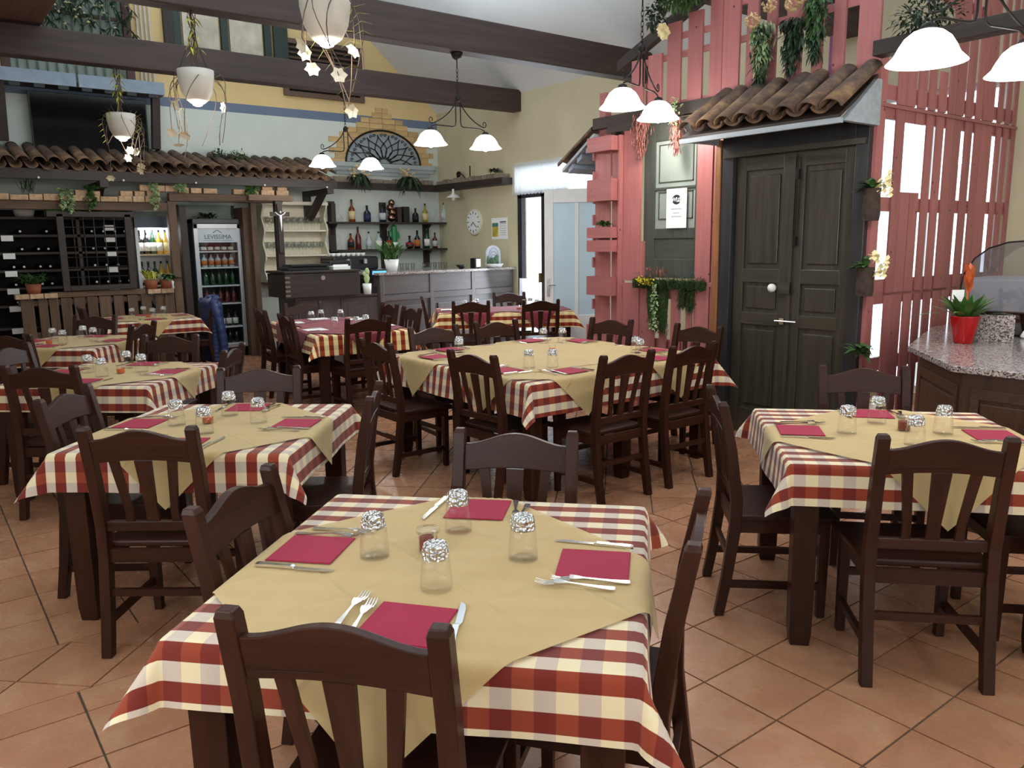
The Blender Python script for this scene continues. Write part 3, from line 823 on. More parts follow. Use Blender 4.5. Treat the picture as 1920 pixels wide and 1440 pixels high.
# ================================================================ BAR
bd = Vector((7.70-5.16, 10.06-9.67, 0)); bang = math.atan2(bd.y, bd.x); BL = bd.length
bar = thing('bar_counter', 'long panelled dark wood bar counter with pale stone top', 'counter', (5.16, 9.67, 0), bang)
obj('worktop', MB().bx(-.04, BL+.06, -.03, .55, 1.19, 1.225), GRANITE, bar, bevel=.006)
obj('carcass', MB().bx(0, BL+.05, .03, .50, 0, 1.19), BARW['X'], bar)
px = [0, .88, 1.70, BL+.02]
for i in range(3):
    a, b = px[i], px[i+1]
    obj('stile', MB().bx(a, a+.07, .0, .03, 0, 1.19), BARW['Z'], bar, bevel=.003)
    obj('upper_panel', MB().bx(a+.07, b, .012, .03, .93, 1.19), BARW['X'], bar)
    obj('middle_rail', MB().bx(a+.07, b, .0, .03, .84, .92), BARW['X'], bar, bevel=.003)
    obj('lower_panel', MB().bx(a+.15, b-.08, .008, .03, .16, .76), BARW['Z'], bar, bevel=.008)
    obj('base_rail', MB().bx(a+.07, b, .0, .03, 0, .10), BARW['X'], bar)
# till cabinet left of the bar
tc = thing('till_cabinet', 'low dark panelled cabinet between chest and bar carrying the till', 'cabinet', (4.0, 9.75, 0))
obj('body', MB().bx(0, 1.15, .02, .55, 0, .92), BARW['X'], tc)
obj('top', MB().bx(-.01, 1.16, -.01, .56, .92, .95), BARW['X'], tc, bevel=.004)
for a in (.03, .62):
    obj('door', MB().bx(a, a+.54, 0, .02, .06, .90), BARW['Z'], tc, bevel=.003); obj('panel', MB().bx(a+.09, a+.45, -.008, 0, .15, .80), BARW['Z'], tc, bevel=.006)
ct = thing('wooden_chest', 'old dark wooden chest with iron lock on low cabinet', 'chest', (3.82, 9.62, .95))
obj('box', MB().bx(0, 1.02, 0, .60, 0, .30), DARKW['X'], ct, bevel=.006); obj('lid', MB().bx(-.015, 1.035, -.015, .61, .305, .335), DARKW['X'], ct, bevel=.006)
obj('lock', MB().lathe([(.03, 0), (.03, .01)], 12, Matrix.Translation((.50, 0, .24)) @ Matrix.Rotation(PI/2, 4, 'X')), STEEL, ct)
for k in range(5): obj('dovetail', MB().bx(-.004, .06, -.004, .0, .02+k*.056, .045+k*.056), plain('dovetail_wood', (120, 104, 92), .6), ct)
for k in range(3): pass
tag(obj('menu_stack', MB().bx(3.9, 4.45, 9.70, 10.0, 1.287, 1.33).bx(3.93, 4.47, 9.68, 9.98, 1.335, 1.365), BLACKP, bevel=.006), 'stack of black menu folders lying on the old chest', 'folders')
tag(obj('paper_tray', MB().bx(4.50, 4.74, 9.68, 9.9, 1.287, 1.33), PAPER), 'flat white paper box on right end of the old chest', 'box')
t = thing('cash_register', 'black till with lit blue display beside the bar end', 'cash register', (4.98, 9.72, .95))
obj('drawer', MB().bx(0, .38, .02, .40, 0, .10), BLACKP, t, bevel=.005); obj('body', MB().bx(.06, .34, .10, .38, .10, .20), BLACKP, t, bevel=.005)
obj('pole', MB().bx(.20, .23, .06, .09, .10, .24), BLACKP, t); obj('display_case', MB().bx(.10, .34, .03, .08, .235, .315), BLACKP, t, bevel=.004)
obj('display', MB().bx(.115, .325, .026, .03, .25, .30), LCD, t)
t = thing('card_printer', 'grey black receipt printer standing behind the chest', 'printer', (4.85, 10.55, 1.0))
obj('body', MB().bx(0, .34, 0, .30, 0, .38), BLACKP, t, bevel=.02); obj('paper_slot', MB().bx(.05, .28, -.004, 0, .30, .33), PAPER, t)
t = thing('prickly_pear', 'small pale green pad cactus in white pot beside till', 'plant', (4.96, 9.66, .95))
obj('pot', MB().lathe([(.05, 0), (.06, .14), (.055, .14), (.05, .12)], 14), WHITEP, t, smooth=True)
mb = MB()
for c, s in (((0, 0, .21), (.045, .02, .07)), ((.01, 0, .30), (.035, .018, .05)), ((-.035, 0, .27), (.022, .015, .035))): mb.lathe([(0, -1), (.6, -.8), (1, 0), (.6, .8), (0, 1)], 12, Matrix.Translation(c) @ Matrix.Diagonal((*s, 1)))
obj('pads', mb, plain('cactus_pale', (170, 186, 130), .6), t, smooth=True)
# work counter behind the bar
tag(obj('back_worktop', MB().bx(5.0, 7.75, 11.5, 12.1, 1.10, 1.16).bx(5.05, 7.7, 11.55, 12.05, 0, 1.10), BARW['X']), 'dark work counter running along wall behind the bar', 'counter')
t = thing('coffee_machine', 'black coffee machine with white cups stacked on top', 'coffee machine', (5.35, 11.5, 1.16))
obj('body', MB().bx(0, .78, 0, .5, .05, .26), BLACKP, t, bevel=.03); obj('drip_tray', MB().bx(.05, .73, -.1, .1, .0, .05), STEEL, t)
for x in (.22, .52): obj('group_head', MB().lathe([(.04, 0), (.04, .06), (.02, .08)], 12, Matrix.Translation((x, -.05, .15))), STEEL, t)
cup = MB().lathe([(.018, 0), (.032, .02), (.038, .055), (.034, .055), (.028, .02), (0, .012)], 12)
cm = cup.mesh('cup', WHITEP, True)
for i in range(7):
    for j in range(2):
        tag(obj('espresso_cup', None, None, None, (5.40+i*.085, 11.60+j*.1, 1.421), mesh=cm), 'white espresso cup among those stacked on black coffee machine', 'cup', 'white espresso cups on the coffee machine')
t = thing('potted_lily', 'tall leafy green plant in white pot on bar end', 'plant', (5.52, 9.98, 1.225))
obj('pot', MB().lathe([(.075, 0), (.105, .17), (.095, .17), (.085, .14), (0, .14)], 20), WHITEP, t, smooth=True)
bush('', (0, 0, .16), 150, .36, .034, GREEN, '', parent=t, up=1.35, spread=.75, droop=.35)
tag(obj('black_bowl', MB().lathe([(.03, 0), (.09, .06), (.082, .06), (.03, .012), (0, .012)], 18, Matrix.Translation((6.74, 10.05, 1.226))), BLACKP, smooth=True), 'small black bowl standing on the bar top', 'bowl')
t = thing('napkin_dispenser', 'small chrome napkin dispenser with white napkins on bar top', 'dispenser', (7.02, 10.08, 1.226), .3)
obj('case', MB().bx(-.07, .07, -.05, .05, 0, .155), BLACKP, t, bevel=.01); obj('napkins', MB().bx(-.045, .06, -.054, -.05, .02, .14), PAPER, t)
t = thing('cactus_bowl', 'wide white bowl planted with small cacti on bar top', 'plant', (7.40, 10.12, 1.226))
obj('bowl', MB().lathe([(.11, 0), (.15, .06), (.14, .06), (.12, .045), (0, .045)], 22), WHITEP, t, smooth=True)
mb = MB()
for k in range(16):
    a = random.uniform(0, 6.3); r = random.uniform(0, .11); h = random.uniform(.06, .15)
    mb.lathe([(.018, 0), (.024, h*.6), (.012, h), (0, h+.01)], 8, Matrix.Translation((r*math.cos(a), r*math.sin(a), .045)))
obj('cacti', mb, plain('cactus_green', (88, 118, 92), .7, var=.3, sc=30), t, smooth=True)
t = thing('wire_lantern', 'arched white decorated panel standing behind the cactus bowl', 'ornament', (7.5, 10.28, 1.226))
pts = [(-.14, 0), (.14, 0)]+[(.14*math.cos(a), .22+.12*math.sin(a)) for a in [PI*i/10 for i in range(11)]]
obj('panel', MB().prism(pts, -.01, .01, 'y'), plain('pale_lilac_white', (214, 214, 224), .5, var=.1, sc=20), t)
mb = MB()
for k in range(5): mb.tube([(.1*math.cos(PI*i/8)*(k+1)/5, -.014, .06+k*.02+.16*math.sin(PI*i/8)*(k+1)/5) for i in range(9)], .004, 4)
obj('scrolls', mb, plain('grey_scroll', (150, 150, 160), .5), t)

# glass shelves (cream dresser) with upturned glasses
dr = thing('glass_dresser', 'cream painted open dresser with wavy sides on back wall', 'dresser', (5.0, YB, 1.1))
sh = MB(); sh.bx(4.50, 5.54, YB-.02, YB, 1.06, 2.24); obj('back_board', sh, CREAMW, dr, world=True)
for sx in (4.50, 5.52):
    pr = [(YB, 1.06), (YB-.30, 1.06)]+[(YB-.24-.05*math.cos(k*1.05), 1.06+k*.065) for k in range(19)]+[(YB, 2.26)]
    obj('side_board', MB().prism(pr, sx-.012, sx+.012, 'x'), CREAMW, dr, world=True)
for z in (1.46, 1.84): obj('shelf', MB().bx(4.51, 5.51, YB-.26, YB-.02, z-.025, z), CREAMW, dr, world=True)
obj('base_shelf', MB().bx(4.48, 5.54, YB-.32, YB-.02, 1.05, 1.09), CREAMW, dr, world=True)
obj('cornice', MB().bx(4.47, 5.55, YB-.28, YB, 2.22, 2.27), CREAMW, dr, world=True)
wg = MB().lathe([(.032, 0), (.034, .002), (.004, .008), (.003, .09), (.03, .115), (.036, .15), (.031, .20), (.0305, .20), (.035, .15), (.028, .117), (0, .105)], 12).mesh('wine_glass', DGLASS, True)
for z, zn in ((1.46, 'lower'), (1.84, 'upper')):
    for i in range(9):
        for j in range(2):
            tag(obj('wine_glass', None, None, None, (4.58+i*.108, YB-.19+j*.09, z+.001), mesh=wg), 'clear stemmed glass in the %s row of the cream dresser' % zn, 'glass', 'stemmed glasses on %s dresser shelf' % zn)

# bottle shelves
bs = thing('bottle_shelves', 'two tier dark wood wall shelves holding the liqueur bottles', 'shelf', (6.75, YB, 1.3))
for z in (1.97, 1.525): obj('shelf_board', MB().bx(5.56, 7.78, YB-.27, YB-.01, z-.03, z), DARKW['X'], bs, world=True)
for x in (5.72, 6.66, 7.50):
    obj('upright', MB().bx(x-.06, x+.06, YB-.03, YB, 1.2, 2.30 if x < 7 else 1.97), DARKW['Z'], bs, world=True)
    for z in (1.94, 1.495): obj('bracket', MB().prism([(YB-.03, z), (YB-.18, z), (YB-.12, z-.05), (YB-.06, z-.08), (YB-.03, z-.18)], x-.03, x+.03, 'x'), DARKW['Z'], bs, world=True)
def bottle(x, y, z, h, r, kind, label, lab=None, liquid=None, neck=.32, group=None, capc=None, squat=False):
    t = thing('bottle', label, 'bottle', (x, y, z), 0, group)
    hn = h*(1-neck); r = r*1.18; p = [(r*.9, 0), (r, h*.02), (r, hn*.82), (r*.35, hn*1.06), (r*.30, h*.93)]
    if squat: p = [(r*.6, 0), (r, h*.14), (r*1.05, h*.30), (r*.5, h*.50), (r*.26, h*.60), (r*.26, h*.93)]
    obj('glass_body', MB().lathe(p, 14), BOT[kind], t, smooth=True)
    obj('cap', MB().lathe([(r*.36, h*.90), (r*.36, h)], 12), capc or BLACKP, t)
    if lab: obj('label', MB().lathe([(r*1.012, hn*.18), (r*1.012, hn*.70)], 14), lab, t, smooth=True)
    return t
LAB = {k: plain('label_'+k, c, .7, var=.15, sc=30) for k, c in {'white': (232, 230, 220), 'cream': (216, 196, 140), 'black': (20, 20, 26), 'navy': (40, 46, 80), 'orange': (190, 110, 50), 'silver': (190, 194, 198), 'red': (150, 30, 30)}.items()}
SY = YB-.15
up = [(6.03, .38, .048, 'amber', 'cream', 'tall amber bottle with cream label on upper bar shelf'),
      (6.36, .28, .052, 'navy', 'navy', 'dark squarish bottle with blue label on upper bar shelf'),
      (6.66, .32, .052, 'navy', 'silver', 'dark bottle with silvery label beside shiny figure on upper shelf'),
      (7.24, .26, .046, 'dark', 'black', 'short black bottle right of the dark box on upper shelf'),
      (7.42, .33, .042, 'yellow', 'cream', 'olive yellow bottle with cream label on upper bar shelf')]
xs_up = {613: 5.65}
def bx_(px): return 5.57+(px-605)*(7.93-5.57)/230.0
for px, h, r, k, l, s in ((649, .36, .045, 'amber', 'cream', up[0][5]), (676, .27, .050, 'navy', 'navy', up[1][5]), (704, .31, .048, 'navy', 'silver', up[2][5]), (766, .24, .045, 'dark', 'black', up[3][5]), (785, .32, .040, 'yellow', 'cream', up[4][5])):
    bottle(bx_(px), SY, 1.971, h, r, k, s, LAB[l])
for px, h, r, k, l, s, sq in ((645, .26, .046, 'amber', 'black', 'squat amber bottle with dark round label on lower bar shelf', False), (658, .37, .042, 'red', None, 'tall slim dark red bottle on lower bar shelf', False),
        (677, .29, .040, 'clear', 'silver', 'left of two clear spirit bottles on lower bar shelf', False), (695, .29, .045, 'clear', 'white', 'right of two clear spirit bottles on lower bar shelf', False),
        (714, .30, .040, 'dark', 'red', 'dark bottle half hidden left of the green cactus ornament', False), (753, .22, .058, 'dark', 'red', 'round bellied black bottle on lower bar shelf', True), (768, .31, .044, 'dark', 'orange', 'tall dark square shouldered bottle on lower bar shelf', False),
        (787, .34, .042, 'green', 'white', 'tall green bottle with white label on lower bar shelf', False), (803, .27, .038, 'red', 'silver', 'small dark bottle rightmost of the coloured lower shelf bottles', False)):
    bottle(bx_(px), SY, 1.526, h, r, k, s, LAB[l] if l else None, squat=sq)
def decanter(x, z, h, r, label):
    tag(obj('decanter', MB().lathe([(r*.8, 0), (r, h*.15), (r*.35, h*.5), (r*.3, h*.8), (r*.5, h), (r*.46, h), (r*.24, h*.8), (r*.3, h*.5), (r*.92, h*.16), (0, .01)], 18, Matrix.Translation((x, SY, z))), GLASS, smooth=True), label, 'decanter')
decanter(bx_(624), 1.971, .28, .10, 'clear glass decanter at left end of upper bar shelf'); decanter(bx_(806), 1.971, .24, .06, 'clear glass jug near right end of upper bar shelf')
decanter(bx_(821), 1.526, .38, .07, 'clear curvy glass decanter at right end of lower shelf'); decanter(bx_(625), 1.526, .24, .05, 'clear glass carafe at left end of lower bar shelf')
bottle(bx_(823), SY, 1.971, .34, .045, 'clear', 'clear tall bottle at the right end of upper bar shelf', LAB['silver'])
tag(obj('gift_box', MB().bx(bx_(741), bx_(752), SY-.05, SY+.05, 1.971, 2.23), BLACKP, bevel=.003), 'upright black box between figure and bottles on upper shelf', 'box')
tag(obj('wooden_bottle_case', MB().bx(bx_(729), bx_(737), SY-.05, SY+.05, 1.971, 2.22), DARKW['Z']), 'narrow dark wooden bottle case behind shiny figure, upper shelf', 'box')
tag(obj('dark_wooden_case', MB().bx(bx_(612), bx_(619), SY-.05, SY+.05, 1.971, 2.26), DARKW['Z']), 'narrow dark wooden case at far left of upper shelf', 'box')
mb = MB()
for c, r in (((0, 0, .06), .07), ((.02, 0, .15), .075), ((-.02, 0, .23), .065), ((.01, 0, .31), .06)): mb.lathe([(0, -r), (r*.8, -r*.6), (r, 0), (r*.8, r*.6), (0, r)], 12, Matrix.Translation((bx_(720)+c[0], SY, 1.98+c[2])))
tag(obj('wrapped_figure', mb, plain('copper_foil', (150, 110, 96), .15, 1.0, .4, 40), smooth=True), 'shiny copper foil wrapped figure in middle of upper shelf', 'ornament')
t = thing('cactus_ornament', 'green cut out cactus ornament in white pot, lower shelf', 'ornament', (bx_(724), SY, 1.526))
mb = MB()
for x, w, z0, z1 in ((0, .05, .10, .40), (-.07, .03, .2, .31), (.07, .03, .17, .28)): mb.lathe([(w*.9, z0), (w, z0+.03), (w, z1-.03), (w*.5, z1), (0, z1+.01)], 10, Matrix.Translation((x, 0, 0)))
mb.bx(-.07, 0, -.015, .015, .20, .23); mb.bx(0, .07, -.015, .015, .17, .20)
obj('cactus', mb, plain('ornament_green', (44, 126, 76), .4), t, smooth=False); obj('pot', MB().lathe([(.05, 0), (.065, .11)], 14), WHITEP, t, smooth=True)
# tumblers on back worktop
tm = MB().lathe([(.03, 0), (.037, .13), (.035, .13), (.028, .01), (0, .01)], 12).mesh('tumbler', DGLASS, True)
for i in range(10):
    tag(obj('bar_tumbler', None, None, None, (6.45+i*.105+(.12 if i > 4 else 0), 11.7, 1.161), mesh=tm), 'clear tumbler standing with others on work counter behind bar', 'glass', 'clear tumblers on the work counter behind the bar')

# ================================================================ WINE NOOK  (front frame in plane y=11.5)
YN = 11.5
nk = thing('wine_nook_frame', 'rustic timber frame of wine nook with posts and pallet front', 'frame', (2.2, YN, 0))
obj('lintel', MB().bx(XL+.1, 3.02, YN, YN+.09, 2.08, 2.19), RUST_W['X'], nk, world=True, bevel=.008)
obj('lintel', MB().bx(3.02, 4.60, YN-.01, YN+.09, 2.21, 2.32), RUST_W['X'], nk, world=True, bevel=.008)
obj('post', MB().bx(2.99, 3.10, YN-.01, YN+.09, 0, 2.21), RUST_W['Z'], nk, world=True, bevel=.008)
obj('post', MB().bx(4.12, 4.20, YN, YN+.09, 0, 2.22), RUST_W['Z'], nk, world=True, bevel=.008)
obj('post', MB().bx(3.16, 3.26, YN+.1, YN+.5, 0, 2.15), DARKW['Z'], nk, world=True, bevel=.008)
obj('sill', MB().bx(1.50, 2.62, YN-.02, YN+.10, .99, 1.06), RUST_W['X'], nk, world=True, bevel=.006)
x = 1.17
for i in range(15):
    wd = random.choice((.10, .12, .14)); 
    if x+wd > 2.99: break
    z1 = .985 if (x > 1.6) else .99
    board('slat', nk, RUST_W['Z'], x, x+wd, YN-.01+random.uniform(-.004, .004), YN+.012, .02, z1); x += wd+random.choice((.02, .03, .05))
for z in (.1, .5, .9): obj('backing_rail', MB().bx(1.15, 2.99, YN+.014, YN+.04, z, z+.07), RUST_W['X'], nk, world=True)
# cross post with crucifix
t = thing('cross_post', 'dark timber post with crossbar beside the cream dresser', 'post', (4.38, YN-.35, 0))
obj('post', MB().bx(-.05, .05, -.05, .05, 0, 2.22), DARKW['Z'], t, bevel=.005); obj('crossbar', MB().bx(-.42, .22, -.06, .06, 2.22, 2.30), RUST_W['X'], t, bevel=.006)
t = thing('crucifix', 'small dark wooden crucifix with white figure on the post', 'crucifix', (4.38, YN-.41, 1.85))
obj('upright', MB().bx(-.035, .035, -.02, 0, -.35, .33), DARKW['Z'], t, bevel=.003); obj('arms', MB().bx(-.14, .14, -.022, .0, .16, .22), DARKW['X'], t, bevel=.003)
mb = MB(); mb.tube([(-.075, -.032, .215), (-.035, -.032, .18), (0, -.032, .168), (.035, -.032, .18), (.075, -.032, .215)], .008, 6); mb.tube([(0, -.032, .175), (0, -.036, .10), (.005, -.032, .02), (0, -.032, -.05)], [.020, .017, .012, .006], 7)
mb.lathe([(0, -.02), (.018, 0), (0, .02)], 8, Matrix.Translation((0, -.04, .215)))
obj('figure', mb, WHITEP, t, smooth=True)
# brick rows
br = thing('lintel_bricks', 'rows of old pale bricks laid along the nook lintel', 'bricks', (2.2, YN, 2.2))
x = XL+.3
while x < 2.85:
    L = random.uniform(.13, .22); h = random.uniform(.06, .08)
    board('brick', br, BRICK, x, x+L-.012, YN-.03, YN+.09, 2.19, 2.19+h)
    if (1.9 < x < 2.1) or (2.2 < x < 2.85) or random.random() < .2: board('brick', br, BRICK, x+.03, x+L, YN-.02, YN+.09, 2.19+h+.002, 2.19+h+.065)
    x += L
x = 2.66
while x < 3.0:
    board('brick', br, BRICK, x, x+.15, YN-.03, YN+.09, 2.335, 2.41); x += .16
x = 3.15
while x < 4.55:
    L = random.uniform(.14, .22)
    if random.random() < .85: board('brick', br, BRICK, x, x+L-.02, YN-.03, YN+.08, 2.322, 2.39)
    if random.random() < .45 or x > 4.2: board('brick', br, BRICK, x+.02, x+L-.04, YN-.02, YN+.08, 2.392, 2.45)
    x += L+random.uniform(0, .04)
sb = thing('sill_bricks', 'three old bricks under potted plant at left of the nook', 'bricks', (1.35, YN, 1.0))
for i in range(3): board('brick', sb, BRICK, 1.12+i*.155, 1.265+i*.155, YN-.06, YN+.08, .992, 1.05)
sb = thing('sill_bricks', 'two old bricks under potted plants at right of barred frame', 'bricks', (2.8, YN, 1.0))
for i in range(2): board('brick', sb, BRICK, 2.64+i*.17, 2.80+i*.17, YN-.06, YN+.08, .992, 1.05)
# barred window frame
t = thing('iron_barred_frame', 'dark timber frame with iron lattice bars in the wine nook', 'grille', (2.07, YN-.03, 1.53))
f = MB(); f.bx(-.42, -.34, -.03, .03, -.46, .50); f.bx(.36, .44, -.03, .03, -.46, .50); f.bx(-.52, .50, -.03, .03, .46, .53); f.bx(-.34, .36, -.03, .03, -.46, -.40)
obj('frame', f, DARKW['X'], t, bevel=.005)
for i in range(5): obj('upright_bar', MB().lathe([(.007, -.4), (.007, .46)], 6), IRON, t, (-.24+i*.12, 0, 0))
for i in range(6): obj('cross_bar', MB().lathe([(.007, -.34), (.007, .36)], 6, Matrix.Rotation(PI/2, 4, 'Y')), IRON, t, (0, 0, -.29+i*.125))
# dark wine rack behind
wr = thing('wine_rack', 'dark wooden wine rack with lying bottles inside the nook', 'rack', (1.5, 12.0, 0))
obj('back_board', MB().bx(XL+.1, 2.62, 12.2, 12.25, 0, 2.1), plain('rack_back', (26, 20, 20), .9), wr, world=True)
for z in (.35, .62, .90, 1.12, 1.34, 1.56, 1.78, 2.0): obj('shelf', MB().bx(XL+.1, 2.60, 11.85, 12.2, z-.03, z), DARKW['X'], wr, world=True)
for x in (XL+.2, .6, 1.95, 2.60): obj('upright', MB().bx(x-.02, x+.02, 11.85, 12.2, 0, 2.1), DARKW['Z'], wr, world=True)
lay = MB().lathe([(.036, 0), (.038, .18), (.013, .23), (.013, .28), (.015, .30)], 12, Matrix.Rotation(PI/2, 4, 'X')).mesh('bottle', BOT['dark'], True)
capm = MB().lathe([(.014, 0), (.014, .012)], 10, Matrix.Rotation(PI/2, 4, 'X')).mesh('cap', POTG)
for z in (.90, 1.12, 1.34, 1.56, 1.78):
    for x in (1.18, 1.29, 1.47, 1.58, 1.72, 2.10, 2.24, 2.38, 2.50):
        if random.random() < .15: continue
        t = thing('wine_bottle', 'dark wine bottle lying neck outward in the nook rack', 'bottle', (x, 12.12, z+.04), 0, 'dark wine bottles lying in the rack')
        obj('glass_body', None, None, t, (0, 0, 0), mesh=lay); obj('cap', None, None, t, (0, -.30, 0), mesh=capm)
tag_i = 0
for x, zs in ((1.15, (.56, .84, 1.06, 1.28, 1.50, 1.72)), (2.32, (1.06, 1.30, 1.50, 1.70, 1.85))):
    for z in zs:
        tag_i += 1
        tag(obj('shelf_tag', MB().bx(x-.07, x+.06, 11.835, 11.845, z-.02, z+.05), PAPER), 'white paper label fixed to shelf edge in wine rack', 'label', 'white labels on the wine rack shelves')
tag(obj('green_carton', MB().bx(1.62, 2.0, 11.9, 12.15, 2.001, 2.11), plain('green_card', (74, 160, 84), .6)), 'bright green carton lying on top of the wine rack', 'box')
tag(obj('wicker_tub', MB().lathe([(.10, 0), (.13, .11), (.12, .11), (.1, .02), (0, .02)], 16, Matrix.Translation((1.38, 12.02, 2.001))), POTG, smooth=True), 'pale round tub on top of wine rack', 'tub')
# lit cold shelf with white wine
t = thing('wine_cooler', 'lit wine cooler cabinet seen through right opening of nook', 'fridge', (2.875, 12.0, 0))
obj('body', MB().bx(-.22, .22, .16, .25, 0, 1.95).bx(-.24, -.20, -.14, .25, 0, 1.95).bx(.20, .24, -.14, .25, 0, 1.95), WHITEP, t)
obj('header', MB().bx(-.24, .24, -.16, .25, 1.87, 2.02), plain('blue_grey_panel', (70, 84, 100), .4), t)
for z in (.60, 1.08, 1.51): obj('shelf', MB().bx(-.20, .20, -.12, .16, z-.02, z), plain('pale_wood_shelf', (214, 190, 150), .5), t)
obj('lamp', MB().bx(-.19, .19, .145, .155, 1.80, 1.85), FRIDGELAMP, t)
WB = [('dark', 'white'), ('dark', 'white'), ('green', 'white'), ('gold', 'white'), ('gold', 'cream')]
for z, nm in ((1.511, 'top'), (1.081, 'middle'), (.601, 'bottom')):
    for i in range(5):
        k, l = WB[i]; bottle(2.71+i*.084, 11.97, z, .33, .038, k, 'upright wine bottle on %s shelf of the lit cooler' % nm, LAB[l], group='wine bottles on %s cooler shelf' % nm)
point_light('cooler_lamp', (2.86, 11.9, 1.80), 4, (.9, .95, 1), .03)
# plants on the nook
def sill_plant(x, label, L, n=60, mat=GREEN, w=.03, pot=True, potmat=TERRA, z=1.052, sp=.9, ups=.9):
    t = thing('potted_plant', label, 'plant', (x, YN+.01, z))
    if pot: obj('pot', MB().lathe([(.07, 0), (.09, .12), (.08, .12), (.07, .10), (0, .10)], 14), potmat, t, smooth=True)
    bush('', (0, 0, .11), n, L, w, mat, '', parent=t, up=ups, spread=sp, droop=.6)
sill_plant(1.33, 'spiky green plant in clay pot at left of nook sill', .32, 90, w=.02, ups=1.2); sill_plant(2.70, 'thin leaved plant in clay pot right of the iron bars', .30, 50, LEAFY, .018, ups=1.6, sp=.6)
sill_plant(2.90, 'broad leaved plant in clay pot beside nook post', .20, 55, GREEN, .05)
t = thing('white_figurine', 'tiny white figurine on the bricks beside the nook post', 'ornament', (2.95, YN-.10, 1.051)); obj('body', MB().lathe([(.02, 0), (.012, .05), (.02, .09), (0, .11)], 8), WHITEP, t, smooth=True)
def hang_plant(name, x, y, z, L, mat, label, n=5, cat='plant'):
    t = thing(name, label, cat, (x, y, z)); mb = MB()
    for k in range(n):
        x0 = random.uniform(-.07, .07); l = L*random.uniform(.6, 1)
        for j in range(10):
            p = (x0+.02*math.sin(j+k), -.03-.004*j, .04-l*j/9)
            for _ in range(4): mb.leaf(p, (random.uniform(-1, 1), random.uniform(-1, .2), random.uniform(-.8, .5)), .045, .03, .3, 2)
    for _ in range(25): mb.leaf((random.uniform(-.08, .08), -.02, .04), (random.uniform(-1, 1), random.uniform(-1, 1), random.uniform(.2, 1)), .08, .04, .3, 2)
    o = obj('foliage', mb, mat, t); o['kind'] = 'stuff'; return t
hang_plant('trailing_succulent', 1.78, YN-.03, 2.26, .26, LEAFL, 'pale trailing succulent leftmost on nook lintel'); hang_plant('trailing_succulent', 2.08, YN-.03, 2.30, .28, GREEN, 'green and red trailing succulent right of the leftmost one on lintel')
hang_plant('trailing_succulent', 2.84, YN-.03, 2.42, .34, LEAFL, 'pale trailing succulent over the first nook post'); hang_plant('trailing_succulent', 3.15, YN-.03, 2.42, .12, LEAFL, 'bushy grey green succulent just right of nook post top', 6)
hang_plant('trailing_succulent', 4.12, YN-.03, 2.42, .12, GREEN, 'leafy succulent above the door post left of crucifix', 6)
bush('spiky_plant', (1.38, YN+.02, 2.26), 24, .20, .012, LEAFD, 'thin dark spiky plant behind bricks at left of lintel', up=1.4, spread=.6, droop=0)

# ---------------------------------------------------------------- drinks fridge
FY = 11.75
fr = thing('drinks_fridge', 'tall glass door drinks fridge with grey sign panel', 'fridge', (3.70, FY, 0))
a, b = -.33, .33
SILV = plain('silver_frame', (186, 190, 196), .3, .6)
obj('cabinet', MB().bx(a, b, .46, .52, 0, 1.98).bx(a, a+.03, .04, .46, 0, 1.98).bx(b-.03, b, .04, .46, 0, 1.98).bx(a, b, .04, .46, 0, .18), plain('fridge_inside', (54, 56, 58), .5), fr)
obj('top_panel', MB().bx(a, b, -.01, .46, 1.92, 1.99), plain('dark_grey_panel', (62, 66, 72), .4), fr, bevel=.01)
f = MB(); f.bx(a, a+.06, -.02, .03, .20, 1.92); f.bx(b-.05, b, -.02, .03, .20, 1.92); f.bx(a, b, -.02, .03, 1.85, 1.92); f.bx(a, b, -.02, .03, .14, .20)
obj('door_frame', f, SILV, fr, bevel=.006)
obj('door_glass', MB().bx(a+.06, b-.05, .0, .008, .20, 1.70), PANE, fr)
obj('sign_panel', MB().bx(a+.055, b-.05, -.012, .01, 1.66, 1.85), plain('sign_grey', (176, 184, 190), .4, em=(170, 180, 190), es=.15), fr)
SIGNT = plain('sign_lettering', (62, 74, 86), .5)
text_obj('lettering', 'LEVISSIMA', .086, SIGNT, fr, frame_M((3.705, FY-.0145, 1.735), (1, 0, 0), (0, 0, 1)))
mb = MB(); mb.tube([(3.64, FY-.014, 1.795), (3.70, FY-.014, 1.835), (3.76, FY-.014, 1.795)], .005, 4); mb.bx(3.50, 3.92, FY-.015, FY-.012, 1.685, 1.690); obj('sign_mark', mb, SIGNT, fr, world=True)
for z in (.45, .79, 1.05, 1.31, 1.54): obj('shelf', MB().bx(a+.03, b-.03, .03, .44, z-.02, z), plain('white_shelf', (220, 222, 224), .4), fr)
obj('shelf', MB().bx(a+.03, b-.03, .03, .44, .18, .2), WHITEP, fr)
obj('lamp', MB().bx(a+.035, a+.05, .05, .07, .3, 1.75), emit('fridge_lamp_glow', (220, 235, 255), 2.0), fr)
FB = [(.201, .22, 'dark', None), (.451, .24, 'dark', 'white'), (.791, .22, 'red', None), (1.051, .23, 'green', None), (1.311, .20, 'clear', 'orange'), (1.541, .12, 'red', 'white')]
nm = ['bottom', 'second lowest', 'third', 'fourth', 'fifth', 'top']
for q, (z, h, k, l) in enumerate(FB):
    for i in range(6):
        bottle(3.44+i*.096, FY+.14, z, h, .035, k, 'small bottle on the %s shelf of the drinks fridge' % nm[q], LAB[l] if l else None, group='bottles on %s fridge shelf' % nm[q])
tag(obj('old_door_panel', MB().bx(4.0+.04, 4.14, YN+.12, YN+.5, 0, 2.15), RUST_W['Z']), 'brown timber side board right of the drinks fridge', 'board')
bush('fridge_top_plant', (3.62, FY+.15, 1.99), 40, .20, .035, LEAFD, 'dark potted plant standing on top of the drinks fridge', up=.9)
